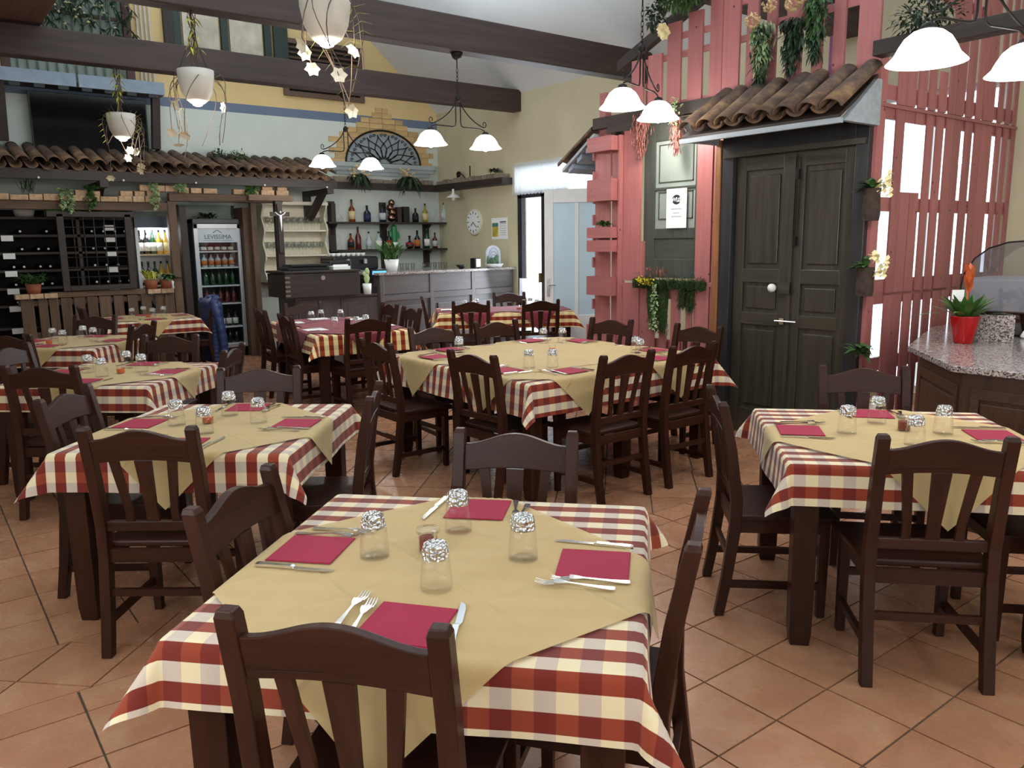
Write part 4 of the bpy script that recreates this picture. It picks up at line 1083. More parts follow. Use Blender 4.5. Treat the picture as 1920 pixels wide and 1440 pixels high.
t = thing('tall_mirror_frame', 'grey framed glass panel behind the top of the fridge', 'frame', (3.7, 12.22, 2.1)); obj('frame', MB().bx(-.42, .42, -.02, 0, -.18, -.14).bx(-.42, -.38, -.02, 0, -.14, .10).bx(.38, .42, -.02, 0, -.14, .10), DARKW['X'], t); obj('pane', MB().bx(-.38, .38, -.01, 0, -.14, .1), GG, t)
# ================================================================ PINK PALLET PARTITION
PX = 5.5
pk = thing('pallet_partition', 'pink painted pallet partition wall around the old dark door', 'partition', (PX, 4.4, 0))
def fb(y0, y1, z0, z1, x0=PX, th=.022, name='slat', mat=None, label=None): return board(name, pk, mat or PINK['Z'], x0, x0+th, min(y0, y1), max(y0, y1), z0, z1, label=label)
# far pallet column with little box shelves
fb(5.83, 5.63, 0, 2.57); fb(5.60, 5.46, 0, 2.57)
fb(5.46, 5.44, 0, 2.57, PX-.06, .08, 'edge_board')
for zc, h in ((2.50, .13), (2.08, .20), (1.685, .10), (1.56, .11), (1.18, .18), (.72, .16), (.36, .14)):
    b = MB(); z0, z1 = zc-h/2, zc+h/2
    b.bx(PX-.14, PX-.118, 5.47, 5.80, z0, z1); b.bx(PX-.118, PX, 5.78, 5.80, z0, z1); b.bx(PX-.118, PX, 5.47, 5.49, z0, z1); b.bx(PX-.118, PX, 5.49, 5.78, z0, z0+.02)
    obj('box_shelf', b, PINK['Y'], pk, world=True)
for i in range(12): board('side_block', pk, PINK['X'], PX-.02, PX+.14, 5.83, 5.85, .12+i*.205, .22+i*.205)
# broad boards
fb(5.425, 5.215, 1.235, 2.66, PX-.02); fb(5.425, 5.215, 0, 1.215, PX-.02)
fb(5.21, 5.175, 1.55, 2.4, PX+.05, .02, mat=LILAC); fb(5.21, 5.18, 1.235, 1.60, PX)
fb(4.56, 4.40, 1.245, 2.42, PX-.02); fb(4.39, 4.345, 1.21, 2.40, PX-.01); fb(4.56, 4.40, 0, 1.21, PX-.02); fb(4.395, 4.345, 0, 1.21, PX-.01)
board('nailed_rail', pk, PINK['Y'], PX-.021, PX, 4.345, 4.56, 1.212, 1.243)
# low slats below the shutter
for y0, y1 in ((5.21, 5.03), (4.965, 4.885), (4.83, 4.73), (4.655, 4.595)):
    fb(y0, y1, 0, 1.20 if y1 != 4.885 else .95, PX-.01)
for z in (.12, .62, 1.08): board('rail', pk, PINK['Y'], PX+.03, PX+.06, 4.35, 5.83, z, z+.09)
# posts and back rails
for y in (5.80, 5.20, 4.35): board('post', pk, PINK['Z'], PX+.06, PX+.14, y-.04, y+.04, 0, 3.0)
board('lintel_board', pk, DARKW['Y'], PX-.03, PX+.05, 4.35, 5.84, 2.66, 2.76, label='dark timber lintel')
board('lintel_end', pk, DARKW['Y'], PX-.05, PX-.03, 5.20, 5.62, 2.60, 2.70, label='dark short board')
# upper tier slats
US = [(5.36, 5.22, 2.78, 3.20), (5.16, 5.00, 2.78, 3.21), (4.94, 4.79, 2.76, 3.43), (4.71, 4.56, 2.70, 3.47), (4.48, 4.355, 2.66, 3.55), (4.35, 4.19, 2.62, 3.64), (4.12, 4.02, 2.62, 3.9),
      (3.94, 3.855, 2.62, 3.9), (3.765, 3.635, 2.62, 3.9), (3.545, 3.465, 2.62, 3.9), (3.38, 3.29, 2.62, 3.9), (3.19, 3.03, 2.50, 3.9)]
for y0, y1, z0, z1 in US: fb(y0, y1, z0, z1)
fb(4.19, 4.12, 2.7, 3.4, PX+.09, .02, mat=LILAC); fb(3.46, 3.38, 2.65, 3.05, PX+.09, .02, mat=LILAC)
for y0, y1, z in ((4.0, 5.37, 3.14), (4.35, 4.95, 3.29), (3.5, 5.3, 2.74), (3.03, 3.95, 3.2), (3.03, 4.2, 3.42), (3.03, 4.2, 2.62)): board('rail', pk, PINK['Y'], PX+.022, PX+.045, y0, y1, z, z+.05)
o = obj('rafter', mb, None, None) if False else None
r = MB(); r.sweep([[(PX+.05, y, z), (PX+.12, y, z), (PX+.12, y, z+.10), (PX+.05, y, z+.10)] for y, z in ((5.60, 3.15), (5.43, 3.22), (4.35, 3.66))])
obj('rafter', r, DARKW['Y'], pk, world=True)
# side of the box facing the right: three tiers of upright slats on plane y=3.03
PYW = 3.03
random.seed(21)
x = PX; cols = []; SL = [(5.50, 5.62, 0), (5.78, 5.895, 0), (5.90, 6.03, 1), (6.06, 6.18, 1), (6.235, 6.33, 0), (6.385, 6.49, 0), (6.545, 6.65, 0), (6.655, 6.79, 0), (6.85, 6.96, 0), (7.03, 7.13, 0), (7.135, 7.24, 0), (7.245, 7.34, 0), (7.42, 7.50, 0), (7.575, 7.65, 0), (7.725, 7.79, 0)]
bigs = {3: .20}
k = 0
def tier(z0, z1, top=None):
    for x0, x1, k in SL:
        zz = z1 if top is None else top(x0); j = random.uniform(-.012, .012) if x0 > 5.9 else 0
        if zz < z0+.05: continue
        for a, b in (((z0+.004, 1.93), (2.42, zz-.006)) if (k and z0 < 1.9 < zz) else ((z0+.004, zz-.006+random.uniform(-.01, 0)),)):
            board('slat', pk, PINK['Z'], x0+j, x1+j, PYW-.012+random.uniform(-.003, .0), PYW, a, b, 0)
tier(.0, 1.19); tier(1.195, 2.52); tier(2.53, 3.9, lambda x: 2.84 if x < 6.45 else 3.95)
for z in (.08, .62, 1.12, 1.20, 1.79, 2.43, 2.56, 3.3): board('rail', pk, PINK['X'], PX, 7.78 , PYW+.004, PYW+.030, z, z+.10) if z < 3 else board('rail', pk, PINK['X'], 6.4, 7.78, PYW+.004, PYW+.03, z, z+.08)
board('seam_board', pk, PINK['X'], PX-.01, 7.78, PYW-.03, PYW-.021, 2.50, 2.525)
board('corner_post', pk, PINK['Z'], PX-.002, PX+.05, PYW-.026, PYW+.03, 0, 2.85)
# ---------------------------------------------------------------- old shutter leaf with notice
t = thing('old_window_shutter', 'old grey green window leaf with two panes set in pink wall', 'window', (PX+.02, 4.87, 1.27))
y0, y1 = -.30, .335
f = MB(); f.bx(0, .04, y1-.13, y1, 0, 1.38); f.bx(0, .04, y0, y0+.04, 0, 1.38); ya, yb_ = y0+.04, y1-.13; f.bx(0, .04, ya, yb_, 0, .17); f.bx(0, .04, ya, yb_, .35, .44); f.bx(0, .04, ya, yb_, 1.20, 1.38); f.bx(0, .035, ya, yb_, .775, .80)
obj('frame', f, SHUTW['Z'], t, bevel=.004)
obj('lower_panel', MB().bx(.012, .03, y0+.03, y1-.12, .16, .36), SHUTW['Y'], t)
WHG = plain('whitewashed_pane', (150, 158, 150), .25, var=.1, sc=3)
obj('upper_pane', MB().bx(.015, .022, y0+.03, y1-.12, .80, 1.20), WHG, t); obj('lower_pane', MB().bx(.015, .022, y0+.03, y1-.12, .44, .776), WHG, t)
bd_ = MB()
for za, zb in ((.84, 1.17), (.52, .76)):
    bd_.bx(.008, .015, y0+.07, y1-.17, zb-.008, zb); bd_.bx(.008, .015, y0+.07, y1-.17, za, za+.008); bd_.bx(.008, .015, y1-.178, y1-.17, za, zb); bd_.bx(.008, .015, y0+.07, y0+.078, za, zb)
obj('pane_beading', bd_, SHUTW['Z'], t)
t = thing('wifi_notice', 'white paper notice with black wireless logo taped on the pane', 'notice', (PX+.008, 4.80, 1.88))
obj('sheet', MB().bx(-.006, -.004, -.115, .115, -.17, .17), PAPER, t)
BLK = plain('print_black', (30, 32, 34), .7); GRYP = plain('print_grey', (176, 180, 184), .8)
mb = MB()
mb.add([(-.0065, -.050*math.cos(a), .075+.042*math.sin(a)) for a in [2*PI*i/24 for i in range(24)]], [tuple(range(24))])
obj('logo_disc', mb, BLK, t)
WP = plain('print_white', (240, 240, 240), .8)
M = frame_M((PX+.008-.0075, 4.822, 1.955), (0, -1, 0), (0, 0, 1)); text_obj('logo_letters', 'Wi', .05, WP, t, M, .0002, True)
mb = MB(); mb.bx(-.0075, -.0068, -.046, -.002, .055, .095); obj('logo_box', mb, WP, t)
M = frame_M((PX+.008-.0085, 4.776, 1.955), (0, -1, 0), (0, 0, 1)); text_obj('logo_letters', 'Fi', .05, BLK, t, M, .0002, True)
mb = MB()
for z, w in ((-.01, .06), (-.045, .035), (-.075, .055)): mb.bx(-.0066, -.0062, -w, w, z, z+.01)
obj('text_lines', mb, GRYP, t)
# ---------------------------------------------------------------- the dark double door
f = MB(); f.bx(PX-.05, PX+.10, 4.17, 4.28, 0, 2.28); f.bx(PX-.05, PX+.10, 3.03, 3.13, 0, 2.42); f.bx(PX-.05, PX+.10, 3.13, 4.28, 2.27, 2.42)
d2 = struct('door_2', f, wood('door_frame_black', (44, 44, 46), 'Z', .3, .3, .2)); 
b_ = d2.modifiers.new('b', 'BEVEL'); b_.width = .006; b_.segments = 2; b_.limit_method = 'ANGLE'
o = obj('head_moulding', MB().bx(PX-.07, PX-.05, 3.05, 4.26, 2.25, 2.29), DOORW['Y'], d2, world=True)
for y0, y1 in ((3.645, 4.165), (3.135, 3.635)):
    l = obj('leaf', MB().bx(PX+.02, PX+.045, y0, y1, .01, 2.265), DOORW['Z'], d2, world=True)
    for z0, z1, w_ in ((.01, .22, 0), (.92, 1.02, 0), (1.26, 1.37, 0), (2.14, 2.265, 0)):
        obj('rail', MB().bx(PX, PX+.02, y0+.09, y1-.09, z0, z1), DOORW['Y'], l, world=True, bevel=.004)
    obj('stile', MB().bx(PX, PX+.02, y0, y0+.09, .01, 2.265), DOORW['Z'], l, world=True, bevel=.003); obj('stile', MB().bx(PX, PX+.02, y1-.09, y1, .01, 2.265), DOORW['Z'], l, world=True, bevel=.003)
    for z0, z1 in ((.26, .88), (1.05, 1.23), (1.41, 2.10)):
        obj('panel', MB().bx(PX+.008, PX+.021, y0+.12, y1-.12, z0, z1), DOORW['Z'], l, world=True, bevel=.008)
obj('meeting_strip', MB().bx(PX-.014, PX, 3.62, 3.655, .01, 2.265), DOORW['Z'], d2, world=True)
RX_ = Matrix.Rotation(-PI/2, 4, 'Y')
obj('knob', MB().lathe([(.012, 0), (.012, .03), (.032, .045), (.034, .065), (.02, .082), (0, .085)], 16, Matrix.Translation((PX-.0, 3.755, 1.225)) @ RX_), WHITEP, d2, world=True, smooth=True)
obj('lock_box', MB().bx(PX-.03, PX-.004, 3.62, 3.73, 1.18, 1.27), DOORW['Y'], d2, world=True)
bt_ = MB(); bt_.tube([(PX-.02, 3.60, 1.55), (PX-.02, 3.60, 2.22)], .009); bt_.bx(PX-.025, PX-.01, 3.585, 3.615, 1.55, 1.62); bt_.bx(PX-.025, PX-.01, 3.585, 3.615, 2.05, 2.12); obj('bolt', bt_, IRON, d2, world=True)
bt_ = MB(); bt_.tube([(PX-.025, 3.55, .965), (PX-.025, 3.74, .965)], .008); bt_.bx(PX-.024, PX-.01, 3.66, 3.70, .94, .99); obj('latch', bt_, STEEL, d2, world=True)
t = obj('door_post', MB().bx(PX-.06, PX+.08, 4.285, 4.34, 0, 2.40), POSTW, bevel=.006); tag(t, 'brown varnished timber post between pink board and dark door', 'post')
# tiled awning above the door
aw = thing('door_awning', 'small awning of old clay tiles above the dark door', 'awning', (PX, 3.65, 2.4))
ex, ez, tx, tz = 5.0, 2.40, 5.46, 2.70
obj('deck', MB().prism([(ex, ez-.02), (tx, tz-.02), (tx, tz), (ex, ez)], 3.0, 4.32, 'y') if False else MB().sweep([[(ex, y, ez-.025), (tx, y, tz-.025), (tx, y, tz), (ex, y, ez)] for y in (3.0, 4.32)]), DARKW['Y'], aw, world=True)
PALEB = wood('pale_grey_board', (170, 178, 186), 'Y', .6, .15, .1)
obj('fascia', MB().bx(ex-.01, ex+.02, 2.98, 4.34, ez-.055, ez-.02), PALEB, aw, world=True)
obj('side_bracket', MB().sweep([[(5.02, y, 2.36), (5.46, y, 2.36), (5.46, y, 2.66), (5.40, y, 2.66)] for y in (2.97, 3.01)]), PALEB, aw, world=True)
obj('side_bracket', MB().sweep([[(5.02, y, 2.36), (5.46, y, 2.36), (5.46, y, 2.66), (5.40, y, 2.66)] for y in (4.31, 4.34)]), PALEB, aw, world=True)
AT = .56
ma_c = cap_mesh(AT, .085, .068).mesh('cap_tile', RTILE, True); ma_p = cap_mesh(AT, .070, .084, False).mesh('pan_tile', RTILE, True)
sa = math.atan2(tz-ez, tx-ex)
for i in range(8):
    for nm, me, off, dz in (('pan_tile', ma_p, .5, .065), ('cap_tile', ma_c, 0, .045)):
        if nm == 'pan_tile' and i == 7: continue
        y = 4.25-(i+off)*.172
        o = bpy.data.objects.new(nm, me); COL.objects.link(o); o.parent = aw; o.matrix_parent_inverse = W[aw].inverted()
        o.matrix_basis = Matrix.Translation((ex-.03+random.uniform(-.015, .015), y, ez+dz)) @ Matrix.Rotation(-PI/2, 4, 'Z') @ Matrix.Rotation(sa, 4, 'X') @ Matrix.Rotation(random.uniform(-.06, .06), 4, 'Z'); W[o] = o.matrix_basis.copy()
# small awning on the far end of the box, seen from its edge
aw2 = thing('side_awning', 'small weathered awning at far end of the pink box, seen edge on', 'awning', (5.8, 5.86, 2.4))
obj('board', MB().sweep([[(x, 5.86, 2.60), (x, 6.32, 2.30), (x, 6.32, 2.33), (x, 5.86, 2.63)] for x in (5.50, 6.3)]), PALEB, aw2, world=True)
for i in range(3): obj('batten', MB().sweep([[(x, 5.92+i*.13, 2.50-i*.085), (x, 5.99+i*.13, 2.455-i*.085), (x, 5.99+i*.13, 2.50-i*.085), (x, 5.92+i*.13, 2.545-i*.085)] for x in (5.52, 6.25)]), BLUEW, aw2, world=True)
for i in range(4):
    o = bpy.data.objects.new('cap_tile', ma_c); COL.objects.link(o); o.parent = aw2; o.matrix_parent_inverse = W[aw2].inverted()
    o.matrix_basis = Matrix.Translation((5.56+i*.17, 6.36, 2.36)) @ Matrix.Rotation(PI, 4, 'Z') @ Matrix.Rotation(.57, 4, 'X'); W[o] = o.matrix_basis.copy()
# beam stub with shrub above the corner
t = obj('bracket_beam', MB().bx(5.36, 5.48, 1.95, 3.0, 2.80, 2.90), DARKW['Y'], bevel=.006); tag(t, 'dark timber beam stub jutting toward camera at top of the pink corner', 'beam')
clump('beam_shrub', (5.42, 2.68, 3.0), (.12, .22, .11), 520, .05, .018, LEAFD, 'bushy dark plant sitting on the dark beam stub, upper right')
# planting on the partition
mb = MB(); random.seed(5)
for _ in range(2200):
    y = random.uniform(4.42, 5.24); z = 1.215+random.gauss(.02, .025); mb.leaf((PX-.05+random.uniform(-.05, .04), y, z), (random.uniform(-1, .3), random.uniform(-1, 1), random.uniform(-.6, 1)), .035, .014, .3, 1)
for y0, w, L in ((5.0, .075, .42), (4.90, .06, .44), (4.68, .035, .20), (4.58, .03, .22)):
    for _ in range(420): mb.leaf((PX-.05+random.uniform(-.01, .03), y0+random.uniform(-w, w)*(1), 1.22-random.uniform(0, L)), (random.uniform(-1, .2), random.uniform(-1, 1), random.uniform(-1, .3)), .035, .016, .4, 1)
for y0, w, L in ((5.02, .055, .42), (4.90, .04, .44), (4.67, .030, .20), (4.58, .025, .22)):
    mb.sweep([[(PX-.035-.02*q, y0-w*q-.002, 1.22-L*u), (PX-.035-.02*q, y0+w*q+.002, 1.22-L*u), (PX-.012, y0+w*q+.002, 1.22-L*u), (PX-.012, y0-w*q-.002, 1.22-L*u)] for u, q in ((0, 1), (.4, 1.05), (.8, .7), (1, .2))])
mb.sweep([[(PX-.035-r, y, 1.215-r), (PX-.035+r*.6, y, 1.215-r), (PX-.035+r*.6, y, 1.215+r), (PX-.035-r, y, 1.215+r)] for y, r in [(4.43+.03*i, .034+.010*math.sin(i*1.7)) for i in range(28)]])
t = thing('moss_sill', 'mossy green garland covering the ledge under the grey shutter', 'moss', (PX-.04, 4.85, 1.2))
o = obj('moss', mb, MOSS, t, world=True); o['kind'] = 'stuff'
mb = MB()
for k in range(3):
    for j in range(14):
        p = (PX-.10, 4.93+.02*math.sin(j*.8+k*2)+k*.015, 1.22-j*.03)
        for _ in range(5): mb.leaf(p, (random.uniform(-1, .2), random.uniform(-1, 1), random.uniform(-.8, .5)), .035, .022, .2, 2)
o = obj('silver_trail', mb, LEAFL, t, world=True); o['kind'] = 'stuff'
mb = MB()
for _ in range(70): mb.leaf((PX-.10+random.uniform(-.03, .02), random.uniform(4.97, 5.14), 1.235+random.gauss(0, .018)), (random.uniform(-1, .2), random.uniform(-1, 1), random.uniform(-.2, 1)), .035, .02, .2, 2)
o = obj('yellow_blossoms', mb, YELLOW, t, world=True); o['kind'] = 'stuff'
mb = MB()
for _ in range(40): mb.leaf((PX-.08, random.uniform(4.82, 5.06), 1.28+random.uniform(0, .06)), (random.uniform(-.5, .2), random.uniform(-1, 1), random.uniform(.4, 1.4)), .05, .012, .1, 2)
o = obj('dried_sprigs', mb, DRY, t, world=True); o['kind'] = 'stuff'
bush('box_succulent', (PX-.08, 5.62, 1.75), 70, .08, .03, GREEN, 'small green and purple succulent in pink box shelf', rad=.03)
def bunch(name, y, z0, L, w, mat, label, x=PX-.06, n=260, mat2=None):
    t = thing(name, label, 'dried flowers', (x, y, z0)); mb = MB()
    for _ in range(n):
        u = random.random(); a = w*(.35+.9*math.sin(PI*min(1, u+.15)))
        mb.leaf((random.uniform(-.04, .02), random.gauss(0, a*.5), -u*L), (random.uniform(-.4, .2), random.uniform(-.5, .5), random.uniform(-1.2, -.2)), .06, .010, .1, 2)
    o = obj('stems', mb, mat, t); o['kind'] = 'stuff'
    if mat2:
        mb = MB()
        for _ in range(60): mb.leaf((-.03, random.gauss(0, w*.5), random.uniform(-.1, .12)), (random.uniform(-1, .2), random.uniform(-1, 1), random.uniform(-.3, 1)), .05, .015, .2, 2)
        o = obj('leaves', mb, mat2, t); o['kind'] = 'stuff'
bunch('dried_bunch', 5.17, 2.74, .36, .09, DRY, 'pink dried flower bunch hanging left of the shutter', n=340)
bunch('dried_bunch', 4.72, 2.66, .30, .05, DRY, 'brown dried corn and leaf bunch hanging beside awning end', PX-.10, 240, LEAFL)
# greenery at the top of the slats
clump('top_ivy', (PX-.14, 4.66, 3.60), (.10, .26, .11), 900, .06, .016, GREEN, 'green leafy garland at the top edge over pink slats')
clump('top_ivy', (PX-.12, 4.97, 3.50), (.06, .10, .12), 160, .05, .03, LEAFD, 'dark ivy sprig at upper left tips of pink slats')
def drape(y, z0, L, w, mats, label, n=260, flower=None):
    t = thing('draped_greenery', label, 'garland', (PX-.07, y, z0))
    for q, mat in enumerate(mats):
        mb = MB()
        for _ in range(n):
            u = random.random()
            mb.leaf((random.uniform(-.05, .03), random.gauss(0, w*(1-.7*u)), -u*L*(1-.25*q)), (random.uniform(-.6, .1), random.uniform(-.6, .6), random.uniform(-1.2, 0)), .07, .02, .3, 2)
        o = obj('foliage', mb, mat, t); o['kind'] = 'stuff'
    if flower:
        for dy, dz in flower:
            mb = MB()
            for _ in range(60):
                v = Vector((random.gauss(0, 1), random.gauss(0, 1), random.gauss(0, 1))).normalized()*.05
                mb.lathe([(0, -.008), (.014, 0), (0, .008)], 5, Matrix.Translation((v.x-.05, v.y+dy, v.z+dz)) @ Matrix.Rotation(random.uniform(0, 3), 4, 'X'))
            obj('flower_head', mb, HYDR, t)
drape(3.92, 3.22, .46, .05, [LEAFD, LEAFL], 'long trailing greenery with cream hydrangeas, left of the three clusters', flower=((.06, .02), (-.08, .10)))
drape(3.66, 3.20, .36, .05, [LEAFD, LEAFD], 'dark trailing greenery, middle of the three clusters on pink slats', flower=((-.02, .08),))
drape(3.47, 3.30, .40, .04, [LEAFD, GREEN], 'trailing greenery with pale moss, right of the three clusters', flower=((.10, .02), (-.0, .10)))
# log planters with white orchids hung on the corner
def log(x, y, z, h, label, fl=True):
    t = thing('log_planter', label, 'planter', (x, y, z))
    obj('log', MB().lathe([(.055, 0), (.062, h*.2), (.055, h*.8), (.06, h), (.045, h), (0, h-.01)], 14), BARK, t)
    mb = MB()
    for _ in range(22): mb.leaf((0, 0, h), (random.uniform(-1, .2), random.uniform(-.4, 1), random.uniform(.1, .9)), .14, .045, .4, 3)
    o = obj('leaves', mb, GREEN, t); o['kind'] = 'stuff'
    mb = MB()
    for _ in range(9):
        c = (random.uniform(-.02, .06), random.uniform(-.14, -.02), h+random.uniform(-.04, .09))
        for k in range(5): mb.leaf(c, (math.cos(k*1.257)*.6-.3, math.sin(k*1.257), math.cos(k*1.257)), .045, .035, .1, 2)
    o = obj('blossoms', mb, PETAL, t); o['kind'] = 'stuff'
log(5.42, 2.97, 1.72, .22, 'upper black log planter with white orchids at pink corner'); log(5.40, 2.97, 1.20, .20, 'lower mossy log planter with white orchids at pink corner')
t = bush('corner_succulent', (5.40, 2.96, .80), 40, .12, .04, GREEN, 'small green succulent low on the pink corner behind chair', up=.3)
# trailing grass plant by the white door
t = thing('grassy_plant', 'tall arching grass in pot beside the white door', 'plant', (5.62, 6.30, 0))
obj('pot', MB().lathe([(.12, 0), (.17, .28), (.155, .28), (.14, .24), (0, .24)], 20), TERRA, t, smooth=True)
mb = MB()
for _ in range(90):
    a = random.uniform(0, 6.3); mb.leaf((0, 0, .25), (math.cos(a)*.6, math.sin(a)*.6, 1), random.uniform(.35, .65), .012, random.uniform(.6, 1.3), 6)
o = obj('grass', mb, plain('grass_blades', (120, 146, 120), .5, var=.25, sc=20), t); o['kind'] = 'stuff'

# ================================================================ SERVING COUNTER ON THE RIGHT
ct = thing('serving_counter', 'angled dark wood serving counter with speckled granite top', 'counter', (5.2, 1.8, 0))
top = [(5.08, 2.48), (4.45, 1.93), (4.45, -.6), (7.7, -.6), (7.7, 2.93), (6.3, 2.90)]
obj('granite_top', MB().prism(top, .885, .92, 'z'), GRANITE, ct, world=True, bevel=.004)
ins = [(5.16, 2.44), (4.53, 1.90), (4.53, -.55), (7.7, -.55), (7.7, 2.88), (6.3, 2.84)]
obj('carcass', MB().prism(ins, 0, .885, 'z'), COUNTW['Z'], ct, world=True)
def counter_panel(p, q, n):
    p = Vector((*p, 0)); q = Vector((*q, 0)); d = (q-p); L = d.length; d.normalize(); nn = Vector((d.y, -d.x, 0))
    M = Matrix.Identity(4)
    for i in range(3): M[i][0] = d[i]; M[i][1] = nn[i]; M[i][2] = (0, 0, 1)[i]; M[i][3] = p[i]
    for k in range(n):
        a = L*k/n+.05; b = L*(k+1)/n-.05
        obj('panel', MB().bx(a+.05, b-.05, 0, .012, .14, .72, M), COUNTW['Z'], ct, world=True, bevel=.006)
        f = MB(); f.bx(a, b, 0, .016, .74, .80, M); f.bx(a, b, 0, .016, .06, .12, M); f.bx(a, a+.045, 0, .016, .12, .74, M); f.bx(b-.045, b, 0, .016, .12, .74, M); obj('panel_frame', f, COUNTW['X'], ct, world=True, bevel=.003)
counter_panel(ins[1], ins[0], 1) if False else counter_panel(ins[0], ins[1], 1); counter_panel(ins[1], ins[2], 3)
# red potted bromeliad
STEELB = plain('brushed_steel', (225, 225, 224), 0.5, 0.7, .06)
t = thing('bromeliad', 'orange flowered bromeliad in glossy red pot on granite counter', 'plant', (5.46, 2.31, .921))
obj('pot', MB().lathe([(.052, 0), (.056, .004), (.088, .170), (.090, .178), (.082, .178), (.074, .145), (0, .145)], 28), REDP, t, smooth=True)
mb = MB(); random.seed(3)
for k in range(34):
    a = k*2.4; up = .55+1.7*(k/34); L = .36-.12*(k/34)
    mb.leaf((0.01*math.cos(a), .01*math.sin(a), .14), (math.cos(a), math.sin(a), up), L, .046, .42-.25*(k/34), 6)
obj('leaves', mb, plain('bromeliad_leaf', (70, 110, 50), .35, var=.25, sc=12), t)
mb = MB(); mb.tube([(0, 0, .14), (.005, 0, .30), (.01, 0, .36)], .006)
for k in range(10): mb.leaf((.01, 0, .32+k*.010), (math.cos(k*2.4)*.30, math.sin(k*2.4)*.30, 1), .12, .045, 0, 4)
obj('flower_spike', mb, plain('orange_bract', (196, 92, 46), .5, var=.2, sc=20), t)
o = obj('care_label', MB().bx(-.10, -.02, -.002, .0, .27, .345), PAPER, t); o.rotation_euler = (0, 0, -.6)
# granite upstand
tag(obj('granite_upstand', MB().bx(-.105, .105, -.015, .015, 0, .175), GRANITE, None, (5.66, 2.20, .921), math.radians(-68)), 'small granite upstand behind the red pot on counter', 'upstand')
# glass display case
dc = thing('display_case', 'curved glass countertop display case with steel panel on counter', 'display case', (6.245, 1.97, .921), -PI/2)
prof = [(-.30, .02), (-.30, .26)]
curve = [(-.62, .0), (-.62, .30), (-.60, .42), (-.54, .53), (-.45, .60), (-.33, .64), (-.2, .65), (.55, .65)]
obj('base', MB().bx(-.60, .60, -.18, .25, .0, .16), BLACKP, dc, bevel=.01)
obj('steel_panel', MB().prism([(-.56, .17), (-.02, .17), (.02, .22), (.02, .385), (-.56, .385)], -.23, -.215, 'y'), STEELB, dc, bevel=.004)
obj('shelf', MB().bx(-.58, .58, -.20, .22, .385, .395), STEELB, dc)
obj('price_sheet', MB().bx(-.10, .10, -.21, -.208, .42, .58), PAPER, dc)
sidep = [(-.62, .02), (-.62, .30), (-.60, .42), (-.54, .53), (-.45, .60), (-.33, .64), (-.2, .65), (.60, .65), (.60, .02)]
obj('front_glass', MB().prism(sidep, -.245, -.240, 'y'), GREYGLASS, dc)
obj('top_glass', MB().sweep([[(x, -.24, z), (x, .25, z), (x, .25, z-.006), (x, -.24, z-.006)] for x, z in curve[1:]]), GREYGLASS, dc)
ed = MB(); ed.tube([(x, -.245, z) for x, z in curve], .006, 5); obj('glass_edge', ed, BLACKP, dc)
ed = MB(); ed.tube([(.1, -.245, 0), (.1, -.245, .65)], .008, 5); ed.tube([(-.60, -.22, .37), (.60, -.22, .37)], .006, 5); obj('chrome_strip', ed, STEEL, dc)
tag(obj('swan_figurine', MB().lathe([(.02, 0), (.03, .015), (.018, .04), (.006, .06), (.01, .07), (0, .075)], 12, Matrix.Translation((5.985, 2.14, .921))), WHITEP, smooth=True), 'small white swan shaped ornament on granite before the display case', 'ornament')
